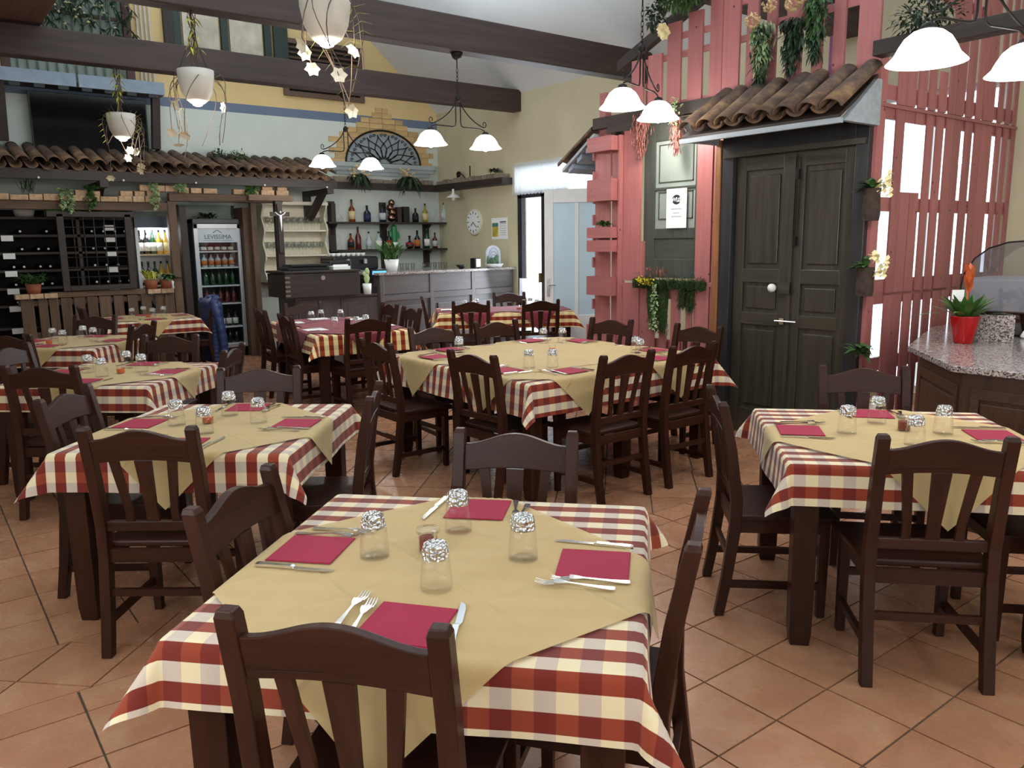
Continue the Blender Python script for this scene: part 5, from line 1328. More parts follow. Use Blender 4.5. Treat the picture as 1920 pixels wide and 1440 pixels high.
# ================================================================ CHAIRS
random.seed(11)
def make_chair():
    t = thing('dining_chair', 'x', 'chair')
    def post(x):
        mb = MB(); w = .021
        secs = []
        for y, z, h in ((-.262, 0, .020), (-.235, .16, .022), (-.205, .40, .024), (-.203, .52, .024), (-.232, .74, .022), (-.270, .925, .020)):
            secs.append([(x-w, y-h, z), (x+w, y-h, z), (x+w, y+h, z), (x-w, y+h, z)])
        secs.append([(x-w+.005, -.272-.015, .94), (x+w-.005, -.272-.015, .94), (x+w-.005, -.272+.015, .94), (x-w+.005, -.272+.015, .94)])
        return mb.sweep(secs)
    for x in (-.205, .205): obj('rear_leg', post(x), CH['Z'], t, bevel=.003)
    for x in (-.192, .192): obj('front_leg', MB().sweep([[(x-h, .165-h, z), (x+h, .165-h, z), (x+h, .165+h, z), (x-h, .165+h, z)] for z, h in ((0, .017), (.43, .021))]), CH['Z'], t, bevel=.003)
    st = MB().prism([(-.22, -.19), (.22, -.19), (.235, .20), (.215, .215), (-.215, .215), (-.235, .20)], .43, .455, 'z'); obj('seat', st, CH['X'], t, bevel=.006)
    ap = MB(); ap.bx(-.175, .175, .155, .178, .375, .43); ap.bx(-.184, .184, -.215, -.195, .375, .43)
    for x in (-.20, .20): ap.bx(x-.011, x+.011, -.19, .15, .375, .43)
    obj('seat_frame', ap, CH['X'], t)
    for x in (-.20, .20): obj('stretcher', MB().bx(x-.010, x+.010, -.235, .155, .125, .155), CH['Y'], t)
    obj('stretcher', MB().bx(-.178, .178, .158, .176, .245, .275), CH['X'], t); obj('stretcher', MB().bx(-.185, .185, -.232, -.214, .24, .27), CH['X'], t)
    def yb(z): return -.203-(z-.52)*.158 if z < .74 else -.238-(z-.74)*.20
    def panel(outline, th):
        n = len(outline); mb = MB(); vs = [(x, yb(z)-th/2, z) for x, z in outline]+[(x, yb(z)+th/2, z) for x, z in outline]
        return mb.add(vs, [(i, (i+1) % n, (i+1) % n+n, i+n) for i in range(n)]+[tuple(range(n))[::-1], tuple(range(n, 2*n))])
    N = 18; xs = [-.185+.37*i/N for i in range(N+1)]
    def topz(x): return .885+.040*(math.cos(PI*x/.185)*.5+.5)**1.0
    def botz(x): return .792+.012*math.cos(PI*x/.37)
    strip = MB(); vs = []; fs = []
    for x in xs:
        for th in (-.012, .012):
            for z in (botz(x), topz(x)): vs.append((x, yb(.85)-(z-.85)*.2+th, z))
    for i in range(N):
        a = 4*i; b = a+4
        fs += [(a, a+1, b+1, b), (a+2, b+2, b+3, a+3), (a+1, a+3, b+3, b+1), (a, b, b+2, a+2)]
    fs += [(0, 2, 3, 1), (4*N, 4*N+1, 4*N+3, 4*N+2)]
    strip.add(vs, fs); tr = obj('top_rail', strip, CH['X'], t, bevel=.003)
    g = MB(); g.tube([(x, yb(.85)-(botz(x)+.018-.85)*.2-.0125, botz(x)+.018) for x in xs[1:-1]], .0016, 4); obj('carved_line', g, CH['X'], tr)
    obj('lower_rail', MB().bx(-.185, .185, yb(.53)-.012, yb(.53)+.012, .505, .545), CH['X'], t, bevel=.003)
    for x0, x1, w0, w1 in ((0, 0, .032, .024), (-.112, -.090, .018, .016), (.112, .090, .018, .016)):
        o = obj('slat', panel([(x1-w1, .54), (x1+w1, .54), (x1+w1*.9, .60), (x0+w0, .80), (x0-w0, .80), (x1-w1*.9, .60)], .014), CH['Z'], t)
    return t
chair0 = make_chair(); used = [False]
def chair(x, y, face, label, group):
    """x, y: middle of the post tops; face: heading the sitter looks at, degrees"""
    a = math.radians(face); ox, oy = x+.272*math.cos(a), y+.272*math.sin(a)
    rz = a-PI/2
    if not used[0]:
        used[0] = True; chair0.matrix_basis = Matrix.Translation((ox, oy, 0)) @ Matrix.Rotation(rz, 4, 'Z'); chair0['label'] = label; chair0['group'] = group; return chair0
    return dup(chair0, (ox, oy, 0), rz, label, group)

# ================================================================ TABLES, CLOTHS
TOP = .76
def table(cx, cy, ang, A, B, label, legs=None):
    t = thing('dining_table', label, 'table', (cx, cy, 0), math.radians(ang))
    obj('tabletop', MB().bx(-A, A, -B, B, .727, .757), CH['X'], t, bevel=.003)
    ap = MB()
    for s in (-1, 1): ap.bx(-A+.10, A-.10, s*(B-.07)-.012, s*(B-.07)+.012, .64, .727); ap.bx(s*(A-.07)-.012, s*(A-.07)+.012, -B+.10, B-.10, .64, .727)
    obj('apron', ap, CH['X'], t)
    pos = [(sx*(A-.07), sy*(B-.07)) for sx in (-1, 1) for sy in (-1, 1)]
    if legs: pos += legs
    for x, y in pos: obj('leg', MB().sweep([[(x-h, y-h, z), (x+h, y-h, z), (x+h, y+h, z), (x-h, y+h, z)] for z, h in ((0, .036), (.06, .042), (.727, .047))]), CH['Z'], t, bevel=.003)
    return t
def drape_pt(u, v, A, B, dz, h0=.10, hc=.62, ph=0.0, rip=.05):
    """a cloth point (u,v) laid over a top of half size A,B: flat on top, hanging beyond the edge"""
    R = .016+dz
    du = max(abs(u)-A, 0); dv = max(abs(v)-B, 0); su = 1 if u >= 0 else -1; sv = 1 if v >= 0 else -1
    if du == 0 and dv == 0:
        return (u, v, TOP+dz+.0015*math.sin(u*9+ph)*math.sin(v*8+ph*2))
    r = math.hypot(du, dv); th = math.atan2(dv, du)
    if dv == 0:
        d = (B-abs(v)); win = min(1, d/.25); s = h0+rip*math.sin(v*11+ph)*win
    elif du == 0:
        d = (A-abs(u)); win = min(1, d/.25); s = h0+rip*math.sin(u*11+ph*1.7)*win
    else:
        s = h0+(hc-h0)*math.sin(2*th)**1.4
    c = math.sqrt(1-s*s)
    # bend over the edge with a small radius
    rr = min(r, R*1.57)
    horiz = R*math.sin(rr/R) + max(0, r-R*1.57)*s; drop = R*(1-math.cos(rr/R)) + max(0, r-R*1.57)*c
    x = min(abs(u), A)+horiz*math.cos(th); y = min(abs(v), B)+horiz*math.sin(th)
    return (su*x, sv*y, TOP+dz-drop)
def cloth(name, cx, cy, ang, A, B, CU, CV, rot, off, dz, mat, label, group, swap=False, h0=.10, hc=.62, ph=0.0, n=None, cat='tablecloth', rip=.05, hem=True):
    nu = n or int(CU*2/.018); nv = n or int(CV*2/.018)
    ca, sa_ = math.cos(math.radians(rot)), math.sin(math.radians(rot)); W_ = Matrix.Rotation(math.radians(ang), 4, 'Z')
    mb = MB(); mb.uv = []
    def lv(k, N, C):
        return -C+2*C*k/N
    for j in range(nv+1):
        for i in range(nu+1):
            s, t_ = lv(i, nu, CU), lv(j, nv, CV)
            u, v = s*ca-t_*sa_+off[0], s*sa_+t_*ca+off[1]
            mb.v.append(drape_pt(u, v, A, B, dz, h0, hc, ph, rip)); mb.uv.append((t_, s) if swap else (s, t_))
    for j in range(nv):
        for i in range(nu):
            a = j*(nu+1)+i; mb.f.append((a, a+1, a+nu+2, a+nu+1))
    o = obj(name, mb, mat, None, (cx, cy, 0), math.radians(ang), smooth=True)
    return tag(o, label, cat, group)

# ================================================================ TABLEWARE
def fork_mesh():
    mb = MB(); L = .195
    def zc(t): return .003+.010*math.sin(PI*min(1, t*1.15))*(.7) if t < .86 else .003
    secs = []
    for t, w in ((0, .008), (.05, .0095), (.2, .007), (.45, .0035), (.58, .0032), (.64, .008), (.70, .0115), (.76, .0125)):
        y = t*L; z = .002+.008*math.sin(PI*t*.62)**2; secs.append([(-w, y, z), (w, y, z), (w, y, z+.0022), (-w, y, z+.0022)])
    mb.sweep(secs)
    for k in range(4):
        x = -.0105+k*.007
        mb.sweep([[(x-w, t*L, z), (x+w, t*L, z), (x+w, t*L, z+.002), (x-w, t*L, z+.002)] for t, w, z in ((.755, .0021, .0062), (.88, .0018, .003), (1.0, .0008, .008))])
    return mb.mesh('fork', STEEL)
def knife_mesh():
    mb = MB(); L = .22
    mb.sweep([[(-w, t*L, 0.001), (w, t*L, 0.001), (w, t*L, .001+h), (-w, t*L, .001+h)] for t, w, h in ((0, .008, .006), (.04, .010, .007), (.25, .0065, .007), (.46, .007, .008), (.5, .006, .005))])
    mb.sweep([[(-.005, t*L, 0.002), (w, t*L, 0.002), (w, t*L, .0035), (-.005, t*L, .0035)] for t, w in ((.49, .007), (.55, .011), (.85, .011), (.95, .007), (1, -.002))])
    return mb.mesh('knife', STEEL)
FORK, KNIFE = fork_mesh(), knife_mesh()
# tumbler turned upside down: rim on the cloth, thick dimpled base in the air
gl_body = MB().lathe([(.0405, 0), (.0405, .003), (.0395, .03), (.0365, .06), (.033, .088), (.0310, .088), (.0345, .06), (.0375, .03), (.0385, .003)], 28).mesh('bowl', GLASS, True)
mbb = MB(); prof = [(.0315, .082), (.0335, .088), (.0325, .098), (.031, .108), (.0285, .117), (.023, .121), (.012, .119), (0, .117)]
mbb.lathe(prof, 24); random.seed(9)
mbb.v = [(x*(1+random.uniform(-.05, .05)), y*(1+random.uniform(-.05, .05)), z+random.uniform(-.0012, .0012)) for x, y, z in mbb.v]
gl_base = mbb.mesh('thick_base', CRACK)
def tumbler_root():
    t = thing('upturned_tumbler', 'x', 'glass'); obj('bowl', None, None, t, mesh=gl_body); obj('thick_base', None, None, t, mesh=gl_base); return t
PEP = {'red': plain('pepper_flakes', (112, 44, 30), .8, var=.6, sc=120), 'orange': plain('orange_candle', (206, 92, 40), .5)}
def jar(x, y, z, kind, label, group=None):
    t = thing('small_jar', label, 'jar', (x, y, z), 0, group)
    obj('glass_body', MB().lathe([(.026, 0), (.028, .004), (.027, .045), (.030, .055), (.027, .055), (.025, .045), (.025, .004), (0, .003)], 20), GLASS, t, smooth=True)
    obj('filling', MB().lathe([(.0245, .004), (.0245, .040 if kind == 'red' else .03), (0, .041 if kind == 'red' else .031)], 16), PEP[kind], t)
    if kind == 'red':
        obj('glass_lid', MB().lathe([(.033, .056), (.034, .060), (.031, .066), (.018, .064), (.015, .069), (0, .068)], 20), GLASS, t, smooth=True)
        obj('clip', MB().bx(-.004, .004, -.036, -.026, .045, .066), STEEL, t)
    return t
_proto = {}
def item(kind, x, y, z, rz, label, group=None):
    if kind == 'glass':
        if 'glass' not in _proto:
            _proto['glass'] = tumbler_root(); g = _proto['glass']; g.matrix_basis = Matrix.Translation((x, y, z)) @ Matrix.Rotation(rz, 4, 'Z'); g['label'] = label
            if group: g['group'] = group
            return g
        return dup(_proto['glass'], (x, y, z), rz, label, group)
    me = {'fork': FORK, 'knife': KNIFE}[kind]
    return tag(obj(kind, None, None, None, (x, y, z), rz, mesh=me), label, kind, group)
def napkin(x, y, z, rz, s, mat, label, group=None):
    mb = MB()
    mb.bx(-s/2, s/2, -s/2, s/2, 0, .0016); mb.bx(-s/2+.001, s/2-.002, -s/2+.003, s/2-.001, .0018, .0032)
    return tag(obj('paper_napkin', mb, mat, None, (x, y, z), rz, bevel=.0), label, 'napkin', group)

SIDES = [('right', 0), ('back', 90), ('left', 180), ('front', 270)]
def setting(cx, cy, ang, side_a, D, lat, tname, pname, napmat=NAPR, ncol='crimson', z=None, jit=0.0, gpos=None, detail=True, fold=None, full=True):
    """one place: outward heading side_a (deg, in table axes), D = distance of napkin centre from the table centre, lat = shift to the sitter's right"""
    z = z or TOP+.006
    a = math.radians(ang+side_a); o = Vector((math.cos(a), math.sin(a))); l = Vector((-o.y, o.x))   # l = right hand of a sitter facing the centre
    def P(d, s): q = Vector((cx, cy))+o*(D+d)+l*(lat+s); return q.x, q.y
    facing = math.atan2(-o.y, -o.x)-PI/2
    j = lambda s: random.uniform(-s, s)*jit
    x, y = P(0, 0); napkin(x, y, z, facing+j(.2), .185 if napmat is NAPR else .21, napmat, '%s paper napkin at %s of %s' % (ncol, pname, tname))
    x, y = P(.10, .125); item('knife', x, y, z, facing+j(.25), 'steel table knife at %s of %s' % (pname, tname))
    x, y = P(.095, -.105); item('fork', x, y, z, facing+.10+j(.2), 'steel fork nearer napkin at %s of %s' % (pname, tname))
    x, y = P(.06, -.150); item('fork', x, y, z+.001, facing-.12+j(.2), 'steel fork farther from napkin, %s of %s' % (pname, tname))
    x, y = P(-.19, gpos if gpos is not None else .02); item('glass', x, y, z-.001, random.uniform(0, 6), 'upturned thick based tumbler at %s of %s' % (pname, tname))

TB = {}
def dressed(key, cx, cy, ang, A, B, tlabel, tname, over, check_swap, places, ov_mat=CREAM, ocol='cream', chk=CHECK, off=(0, 0), hd=.70, ovh=.17, legs=None, ph=0.0, chtxt='red and cream checked', nap=NAPR, ncol='crimson', onames=()):
    table(cx, cy, ang, A, B, tlabel, legs)
    cloth('checked_tablecloth', cx, cy, ang, A, B, A+ovh, B+ovh, 0, (0, 0), .002, chk, '%s cloth under overlay on %s' % (chtxt, tname), 'checked tablecloths', check_swap, ph=ph)
    for q, (ou, ov, r, h1, h2) in enumerate(over):
        cloth('overlay_cloth', cx, cy, ang, A, B, h1, h2, r, (ou, ov), .0095+.0015*q, ov_mat, ('%s overlay cloth laid diagonally on %s' % (ocol, tname)) if len(over) == 1 else '%s overlay cloth at %s of %s' % (ocol, onames[q], tname), None if len(over) == 1 else '%s overlay cloths on %s' % (ocol, tname), False, h0=.16, hc=.5, ph=ph+1, cat='tablecloth', rip=.04)
    zt = TOP+.0112+.0015*(len(over)-1)
    for side_a, D, lat, pname in places:
        setting(cx, cy, ang, side_a, D, lat, tname, pname, nap, ncol, z=zt, jit=.5)
    return zt
H = .70/math.sqrt(2)      # half side of the diagonal overlay
# ---------------------------------------------------------------- table groups
PL4 = lambda D, l=0: [(0, D, l, 'right place'), (90, D, l, 'far place'), (180, D, l, 'left place'), (270, D, l, 'near place')]
n1 = 'the nearest table'
z1 = dressed('T1', 1.09, 1.72, -47.0, .51, .51, 'dark wood dining table nearest the camera under checked cloth', n1, [(-.02, -.09, 45, H, H)], False, PL4(.39), ph=.5, ovh=.155)
jar(1.07, 1.79, z1, 'red', 'small lidded glass jar of pepper flakes on the nearest table')
n2 = 'second row left table'
z2 = dressed('T2', 1.13, 3.79, -40.5, .50, .51, 'dark wood dining table at left, behind the nearest one', n2, [(0, -.06, 45, H, H)], True, PL4(.38), ph=1.5)
jar(1.10, 3.84, z2, 'orange', 'small orange candle jar on the second row left table')
n3 = 'third row left table'
z3 = dressed('T3', 1.10, 5.88, -42.5, .50, .49, 'dark wood dining table at left edge, third row', n3, [(0, 0, 45, H, H)], False, PL4(.37), ph=2.5)
jar(1.12, 5.80, z3, 'orange', 'small orange candle jar on the third row left table')
n4 = 'fourth row left table'
z4 = dressed('T4', 1.21, 8.16, -42.0, .49, .49, 'dark wood dining table at left edge, fourth row', n4, [(0, 0, 45, H, H)], False, PL4(.37), ph=3.5)
jar(1.0, 8.05, z4, 'orange', 'small orange candle jar on the fourth row left table')
n5 = 'the table beside the fridge'
z5 = dressed('T5', 2.36, 10.34, -4.0, .49, .49, 'dark wood dining table at back beside the drinks fridge', n5, [(0, 0, 45, H, H)], False, PL4(.37), ph=.2)
jar(2.35, 10.3, z5, 'orange', 'small orange jar on the back table beside the fridge')
n6 = 'the maroon table by the chest'
z6 = dressed('T6', 3.65, 7.81, -8.0, .48, .90, 'long dark wood table with maroon overlay in front of chest', n6, [(0, .40, 45, .52, .52), (0, -.40, 45, .52, .52), (0, 0, 0, .40, .72)], True,
    [(0, .36, .42, 'right far place'), (0, .36, -.42, 'right near place'), (90, .74, 0, 'far end place'), (180, .36, .42, 'left near place'), (180, .36, -.42, 'left far place'), (270, .74, 0, 'near end place')],
    MAROON, 'maroon', CHECKY, nap=NAPW, ncol='white', chtxt='rust and gold checked', ph=.9, ovh=.20, onames=('far end', 'near end', 'centre'))
n7 = 'the maroon table by the bar'
z7 = dressed('T7', 6.09, 8.16, -30.0, .82, .46, 'dark wood table with maroon overlay in front of the bar', n7, [(-.38, 0, 45, .50, .50), (.38, 0, 45, .50, .50), (0, 0, 0, .66, .38)], False,
    [(180, .68, 0, 'left end place'), (270, .34, -.40, 'near left place'), (270, .34, .40, 'near right place'), (90, .34, .30, 'far left place'), (90, .34, -.40, 'far right place')],
    MAROON, 'maroon', CHECKY, nap=NAPW, ncol='white', chtxt='rust and gold checked', ph=1.9, ovh=.20, onames=('left end', 'right end', 'centre'))
jar(6.15, 7.9, z7, 'orange', 'small red candle jar on the maroon table before the bar')
n8 = 'the large square table'
z8 = dressed('T8', 3.81, 4.55, 0.0, .86, .86, 'large square dark wood dining table in the middle of the room', n8,
    [(-.43, .43, 45, .50, .50), (.43, .43, 45, .50, .50), (-.43, -.43, 45, .50, .50), (.43, -.43, 45, .50, .50), (0, 0, 0, .60, .60)], False,
    [(0, .72, .42, 'right far place'), (0, .72, -.42, 'right near place'), (90, .72, .42, 'back left place'), (90, .72, -.42, 'back right place'),
     (180, .72, .42, 'left near place'), (180, .72, -.42, 'left far place'), (270, .72, .42, 'front right place'), (270, .72, -.42, 'front left place')], ovh=.22, ph=.7, legs=[(-.79, 0), (.79, 0), (0, -.79), (0, .79), (-.08, 0)], onames=('left corner', 'far corner', 'near corner', 'right corner', 'centre'))
jar(3.9, 4.6, z8, 'orange', 'small orange jar in middle of the large square table')
n9 = 'the right hand table'
z9 = dressed('T9', 3.34, 1.66, -47.0, .51, .51, 'dark wood dining table at right beside the serving counter', n9, [(.04, -.06, 45, H, H)], False, PL4(.39), ph=2.2)
jar(3.42, 1.66, z9, 'red', 'small lidded glass jar with orange spice on right hand table')

CG = lambda n: 'chairs around '+n
chair(.55, 1.27, 41, 'dark brown slatted wooden chair nearest the camera, back toward us', CG(n1))
chair(1.50, 1.21, 126, 'dark brown wooden chair at right side of the nearest table, seen side on', CG(n1))
chair(1.70, 2.21, 222, 'dark brown wooden chair on the far side of the nearest table', CG(n1))
chair(.685, 2.205, -48, 'dark brown wooden chair on left side of the nearest table', CG(n1))
chair(.65, 3.18, 52, 'dark wooden chair in front of second row left table, back toward us', CG(n2))
chair(1.71, 3.30, 146, 'dark wooden chair on right side of second row left table, seen side on', CG(n2))
chair(1.54, 4.34, 240, 'dark wooden chair on far side of second row left table', CG(n2))
chair(.56, 4.22, -37, 'dark wooden chair on left side of second row left table', CG(n2))
chair(.59, 5.28, 50, 'dark wooden chair in front of third row left table, back toward us', CG(n3))
chair(1.74, 5.36, 145, 'dark wooden chair on right side of the third row left table', CG(n3))
chair(1.62, 6.46, 229, 'dark wooden chair on far side of third row left table', CG(n3))
chair(.55, 6.52, -42, 'dark wooden chair at left edge catching blue light, third row', CG(n3))
chair(1.71, 7.70, 140, 'dark wooden chair on right side of fourth row left table', CG(n4))
chair(.62, 7.45, 48, 'dark wooden chair at left edge in front of fourth row table', CG(n4))
chair(1.54, 8.92, 228, 'dark wooden chair on far side of fourth row left table', CG(n4))
chair(1.62, 10.2, -2, 'dark wooden chair on left side of the back table near the nook', CG(n5))
jc = chair(3.10, 10.45, 182, 'dark wooden chair with a navy jacket hung over its back', CG(n5))
chair(2.95, 7.50, -6, 'dark wooden chair nearer of two on left of maroon table', CG(n6))
chair(3.03, 8.40, -6, 'dark wooden chair farther of two on left of maroon table', CG(n6))
chair(3.42, 6.66, 86, 'dark wooden chair at near end of long maroon table, back toward us', CG(n6))
chair(3.78, 9.02, 262, 'dark wooden chair at far end of long maroon table before the chest', CG(n6))
chair(4.45, 8.12, 174, 'dark wooden chair farther of two on right of long maroon table', CG(n6))
chair(4.33, 7.42, 174, 'dark wooden chair nearer of two on right of long maroon table', CG(n6))
chair(5.20, 8.66, -30, 'dark wooden chair at left end of the table before the bar', CG(n7))
chair(5.30, 7.72, 60, 'dark wooden chair near left of table before bar, back toward us', CG(n7))
chair(6.0, 7.28, 60, 'dark wooden chair near right of table before bar, beside white door', CG(n7))
chair(6.62, 8.72, 240, 'dark wooden chair on far side of the table before the bar', CG(n7))
chair(3.44, 5.56, 264, 'dark wooden chair back left of the large square table', CG(n8))
chair(4.08, 5.57, 268, 'dark wooden chair back right of the large square table', CG(n8))
chair(2.60, 4.98, 0, 'dark wooden chair at far left of large square table, seen side on', CG(n8))
chair(2.76, 4.03, 6, 'dark wooden chair at near left of the large square table', CG(n8))
chair(3.46, 3.37, 90, 'dark wooden chair front left of large square table, back toward us', CG(n8))
chair(4.07, 3.37, 90, 'dark wooden chair front right of large square table, back toward us', CG(n8))
chair(4.92, 5.00, 190, 'dark wooden chair on right of large table before pink box shelves', CG(n8))
chair(5.02, 4.12, 184, 'dark wooden chair on right of large table before the dark door', CG(n8))
chair(2.76, 1.19, 44, 'dark wooden chair in front of right hand table, back toward us', CG(n9))
chair(2.80, 2.19, -44, 'dark wooden chair on left side of the right hand table, side on', CG(n9))
chair(3.99, 2.17, 222, 'dark wooden chair behind right hand table before the pink corner', CG(n9))
chair(3.78, 1.02, 134, 'dark wooden chair on right side of right hand table, frame edge', CG(n9))

# navy padded jacket over the chair back
t = thing('padded_jacket', 'navy quilted jacket draped over chair back beside the fridge', 'jacket', (3.12, 10.45, 0), math.radians(2))
NAVY = plain('navy_quilted_nylon', (38, 52, 96), .45, var=.15, sc=10)
def loft(cx, cy, z0, z1, wx, wy, n=46, ribs=16, taper=.85):
    mb = MB(); secs = []
    for j in range(n+1):
        u = j/n; z = z1+(z0-z1)*u; top = math.sin(min(1, u*7)*PI/2); rb = 1+.055*abs(math.sin(PI*ribs*u))
        ww = top*(1-(1-taper)*(1-u))*rb
        secs.append([(cx+wx*ww*math.copysign(abs(math.cos(a))**.6, math.cos(a)), cy+wy*(.35+.65*top)*rb*math.copysign(abs(math.sin(a))**.6, math.sin(a)), z) for a in [2*PI*i/22 for i in range(22)]])
    return mb.sweep(secs)
obj('body', loft(0.02, 0, .16, .985, .115, .235), NAVY, t, smooth=True)
for s in (-1, 1):
    mb = MB(); P = [(-.01, s*.20, .93), (.0, s*.26, .80), (.03, s*.285, .60), (.05, s*.29, .40), (.05, s*.28, .26)]
    Q = []; R_ = []
    for k in range(len(P)-1):
        for q in range(6):
            a = q/6; Q.append(tuple(P[k][i]*(1-a)+P[k+1][i]*a for i in range(3))); R_.append(.055*(1+.10*math.sin(q*PI/1.5)))
    mb.tube(Q, R_, 10); obj('sleeve', mb, NAVY, t, smooth=True)
mb = MB(); mb.lathe([(.02, .0), (.10, .02), (.12, .06), (.08, .10), (.02, .11)], 16, Matrix.Translation((.06, 0, .90)) @ Matrix.Diagonal((.7, 1.3, .9, 1))); obj('hood', mb, NAVY, t, smooth=True)

# ================================================================ PENDANT LAMPS
def pendant(x, y, rot, zt, beamz, label, power):
    """two bell shades on scrolled iron arms; zt = height of the shade top"""
    t = thing('pendant_lamp', label, 'lamp', (x, y, beamz), rot)
    z = lambda q: q+zt-beamz
    obj('canopy', MB().lathe([(.065, 0), (.06, -.02), (.045, -.055), (.012, -.075)], 16), IRON, t, smooth=True)
    ring = z(.34); mb = MB(); mb.tube([(0, 0, -.07), (0, 0, -.16)], .006, 6)
    k = 0; zz = -.16
    while zz > ring+.03:
        L = .045; a = PI/2*(k % 2)
        pts = [(.011*math.cos(b)*math.cos(a), .011*math.cos(b)*math.sin(a), zz-L/2+.5*L*math.sin(b)*1.15) for b in [2*PI*i/8 for i in range(9)]]
        mb.tube(pts, .0032, 4); zz -= L*.84; k += 1
    obj('chain', mb, IRON, t)
    c = MB(); c.lathe([(.01, .04), (.028, .02), (.032, -.01), (.02, -.03)], 12, Matrix.Translation((0, 0, ring))); obj('hub', c, IRON, t, smooth=True)
    for s in (-1, 1):
        mb = MB()
        P = [(s*.02, 0, ring)]+[(s*(.02+.31*(u**1.5)), 0, ring-.27*(1-(1-u)**1.3)) for u in [i/12 for i in range(1, 13)]]
        mb.tube(P, .0065, 6)
        sc = [(s*(.335+.030*math.sin(a)*(1-a/9)), 0, ring-.27+.035-.035*math.cos(a)*(1-a/9)) for a in [i*.45 for i in range(14)]]
        mb.tube(sc, .005, 5)
        mb.tube([(s*.03, 0, ring-.02), (s*.03, 0, ring-.24), (s*.04, 0, ring-.275), (s*.07, 0, ring-.285), (s*.27, 0, ring-.285), (s*.33, 0, ring-.30), (s*.35, 0, ring-.33), (s*.35, 0, z(.0))], .0065, 6)
        if s == 1: mb.tube([(.02+.02*math.cos(a), 0, ring+.01+.02*math.sin(a)) for a in [i*.5 for i in range(9)]], .004, 5)
        obj('arm', mb, IRON, t)
        Mx = Matrix.Translation((s*.35, 0, z(0)))
        obj('shade_holder', MB().lathe([(.010, .03), (.03, .02), (.042, -.005)], 14, Mx), IRON, t, smooth=True)
        obj('shade', MB().lathe([(.035, -.002), (.065, -.012), (.10, -.04), (.125, -.08), (.142, -.115), (.165, -.138), (.175, -.148), (.170, -.150), (.138, -.120), (.120, -.083), (.095, -.045), (.060, -.018)], 28, Mx), SHADE, t, smooth=True)
        obj('bulb', MB().lathe([(.012, -.03), (.03, -.07), (.038, -.11), (.036, -.145), (.022, -.17), (0, -.178)], 16, Mx), BULB, t, smooth=True)
        ca, sa_ = math.cos(rot), math.sin(rot)
        point_light('pendant_light', (x+s*.35*ca, y+s*.35*sa_, zt-.21), power, (1.0, .95, .88), .045)
    return t
PW = 17
pendant(4.92, 10.0, 0.0, 2.76, 3.56, 'iron pendant lamp with two lit white shades left of arched grille', PW)
pendant(4.90, 7.3, 0.0, 2.76, 3.56, 'iron pendant lamp with two lit white shades in front of beige wall', PW)
pendant(4.83, 4.6, .35, 2.74, 3.56, 'iron pendant lamp with two lit white shades before the pink slats', PW)
pendant(4.22, 1.83, -.22, 2.54, 3.56, 'iron pendant lamp with two lit white shades at the upper right corner', PW)
# unseen lamps of the same kind, added behind the camera for more light
pendant(4.0, -1.0, 0.0, 2.74, 3.56, 'added unseen iron pendant lamp with two lit white shades behind the camera', PW*1.4)
pendant(0.4, -1.0, 0.0, 2.74, 3.56, 'added unseen iron pendant lamp with two lit shades behind the camera at left', PW*1.4)

# ================================================================ HANGING FLOWER POT LAMPS
FLW = plain('white_silk_flower', (244, 232, 206), .6, var=.05, sc=20)
def flower(mb, c, s=.03):
    n_ = Vector((random.uniform(-1, 0), random.uniform(-1, 0), random.uniform(-.8, .2))).normalized(); u_ = n_.cross(Vector((0, 0, 1))).normalized(); v_ = n_.cross(u_)
    for k in range(6):
        a = k*1.05; d = u_*math.cos(a)+v_*math.sin(a)+n_*.35; q = Vector(c); w_ = s*.42; sd = (v_*math.cos(a)-u_*math.sin(a))
        mb.add([tuple(q), tuple(q+d*s*.6+sd*w_), tuple(q+d*s), tuple(q+d*s*.6-sd*w_)], [(0, 1, 2, 3)])
def frond(mb, P, w):
    for i in range(len(P)-1):
        a, b = Vector(P[i]), Vector(P[i+1]); d = (b-a).normalized(); sd = d.cross(Vector((.6, .8, 0)));
        if sd.length < .1: sd = Vector((1, 0, 0))
        sd.normalize()
        for s in (-1, 1): mb.leaf(a, sd*s+d*.4, w*(1-.6*i/len(P)), .024, .1, 1)
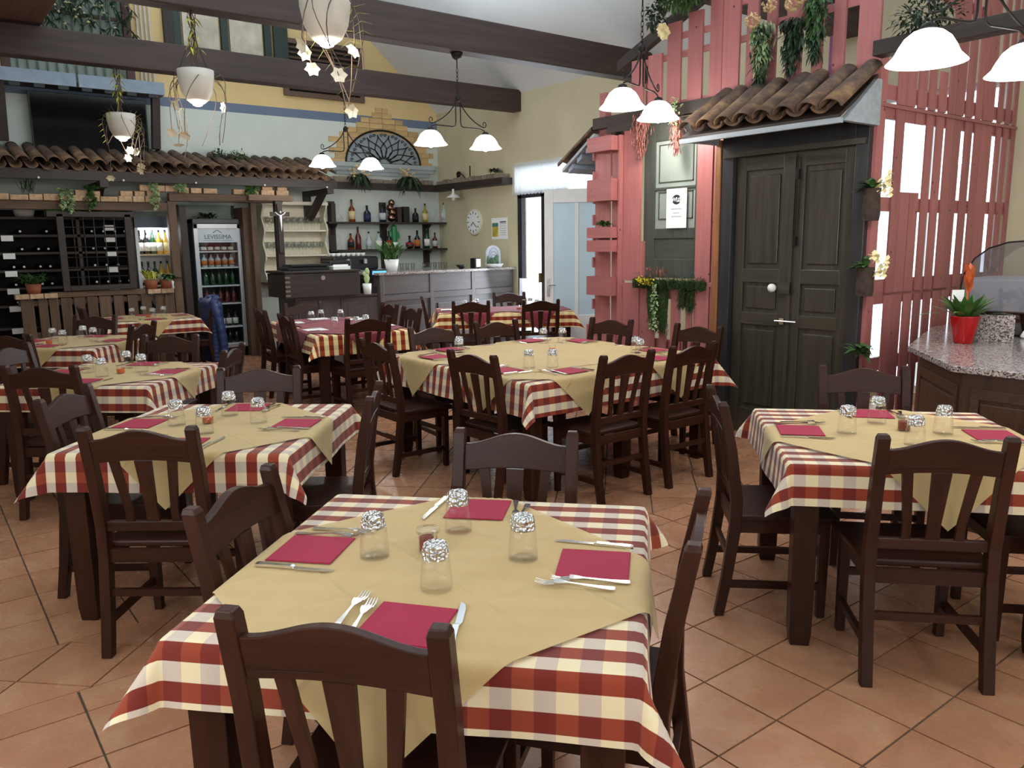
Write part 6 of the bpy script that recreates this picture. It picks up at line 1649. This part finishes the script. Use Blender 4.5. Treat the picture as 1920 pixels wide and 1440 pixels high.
def hanging_pot(x, y, zc, r, beamz, label, seed, lean=0):
    random.seed(seed); t = thing('hanging_pot_lamp', label, 'hanging lamp', (x, y, zc))
    h = .13
    obj('pot', MB().lathe([(0, -h), (r*.35, -h), (r*.62, -h+.03), (r*.86, -.03), (r*.98, .07), (r, .14), (r*.96, .14), (r*.90, .07), (0, .05)], 28), POTG, t, smooth=True)
    obj('bulb', MB().lathe([(.035, -h-.001), (.04, -h-.012), (.02, -h-.022), (0, -h-.024)], 14), BULB, t, smooth=True)
    mb = MB()
    for a in (0.4, 2.5, 4.6): mb.tube([(r*.96*math.cos(a), r*.96*math.sin(a), .13), (r*.4*math.cos(a), r*.4*math.sin(a), .32), (0, 0, .42)], .003, 4)
    mb.tube([(0, 0, .42), (0, 0, beamz-zc)], .006, 5); obj('hanger', mb, IRON, t)
    tw = MB(); fl_ = MB(); le = MB()
    for k in range(11):
        a = random.uniform(0, 2*PI); P = []; rr = random.uniform(.8, 1.25)*r+.03; dn = random.uniform(.15, .55)
        for j in range(13):
            u = j/12; q = rr*(math.sin(PI*min(1, u*1.3)/1.6)*1.15)
            P.append((q*math.cos(a+.5*math.sin(u*4+k)), q*math.sin(a+.5*math.sin(u*4+k)), .10+.13*math.sin(PI*u*1.2)-dn*u*1.1))
        tw.tube(P, .0035, 4)
        if k < 6: flower(fl_, P[-1], .05)
        elif k < 9: frond(le, P[2:], .085)
    for k in range(5):
        P = [(.03*math.cos(k+j*.8), .03*math.sin(k*2+j*.7), .14+(beamz-zc-.14)*j/8) for j in range(9)]; tw.tube(P, .005, 4)
        for j in range(3, 8): le.leaf(P[j], (random.uniform(-1, 1), random.uniform(-1, 1), -.3), .08, .02, .5, 2)
    o = obj('stems', tw, TWIG, t); o['kind'] = 'stuff'; o = obj('flowers', fl_, FLW, t, label=None) if False else obj('flowers', fl_, FLW, t); o['kind'] = 'stuff'
    o = obj('fronds', le, LEAFY if seed != 3 else GREEN, t); o['kind'] = 'stuff'
    point_light('pot_light', (x, y, zc-h-.06), 9, (1, .97, .9), .03)
hanging_pot(2.17, 4.6, 2.90, .150, 3.56, 'hanging white pot lamp with ferns and flowers, largest, top centre', 1)
hanging_pot(2.22, 7.3, 2.94, .150, 3.56, 'hanging white pot lamp with trailing stems, middle of the three', 2)
hanging_pot(2.19, 10.0, 2.93, .150, 3.56, 'hanging white pot lamp in front of the television, smallest', 4)
# two silk flowers on wires near the pink wall
t = thing('silk_flower', 'single yellow white silk flower hanging on wire before pink slats', 'flower', (4.3, 3.9, 3.0))
mb = MB(); mb.tube([(0, 0, .05), (.01, 0, .2), (-.01, 0, .4), (0, 0, .9)], .002, 4); obj('wire', mb, IRON, t)
mb = MB()
for _ in range(4): flower(mb, (random.gauss(0, .012), random.gauss(0, .012), random.gauss(0, .012)), .045)
obj('petals', mb, PETAL, t)
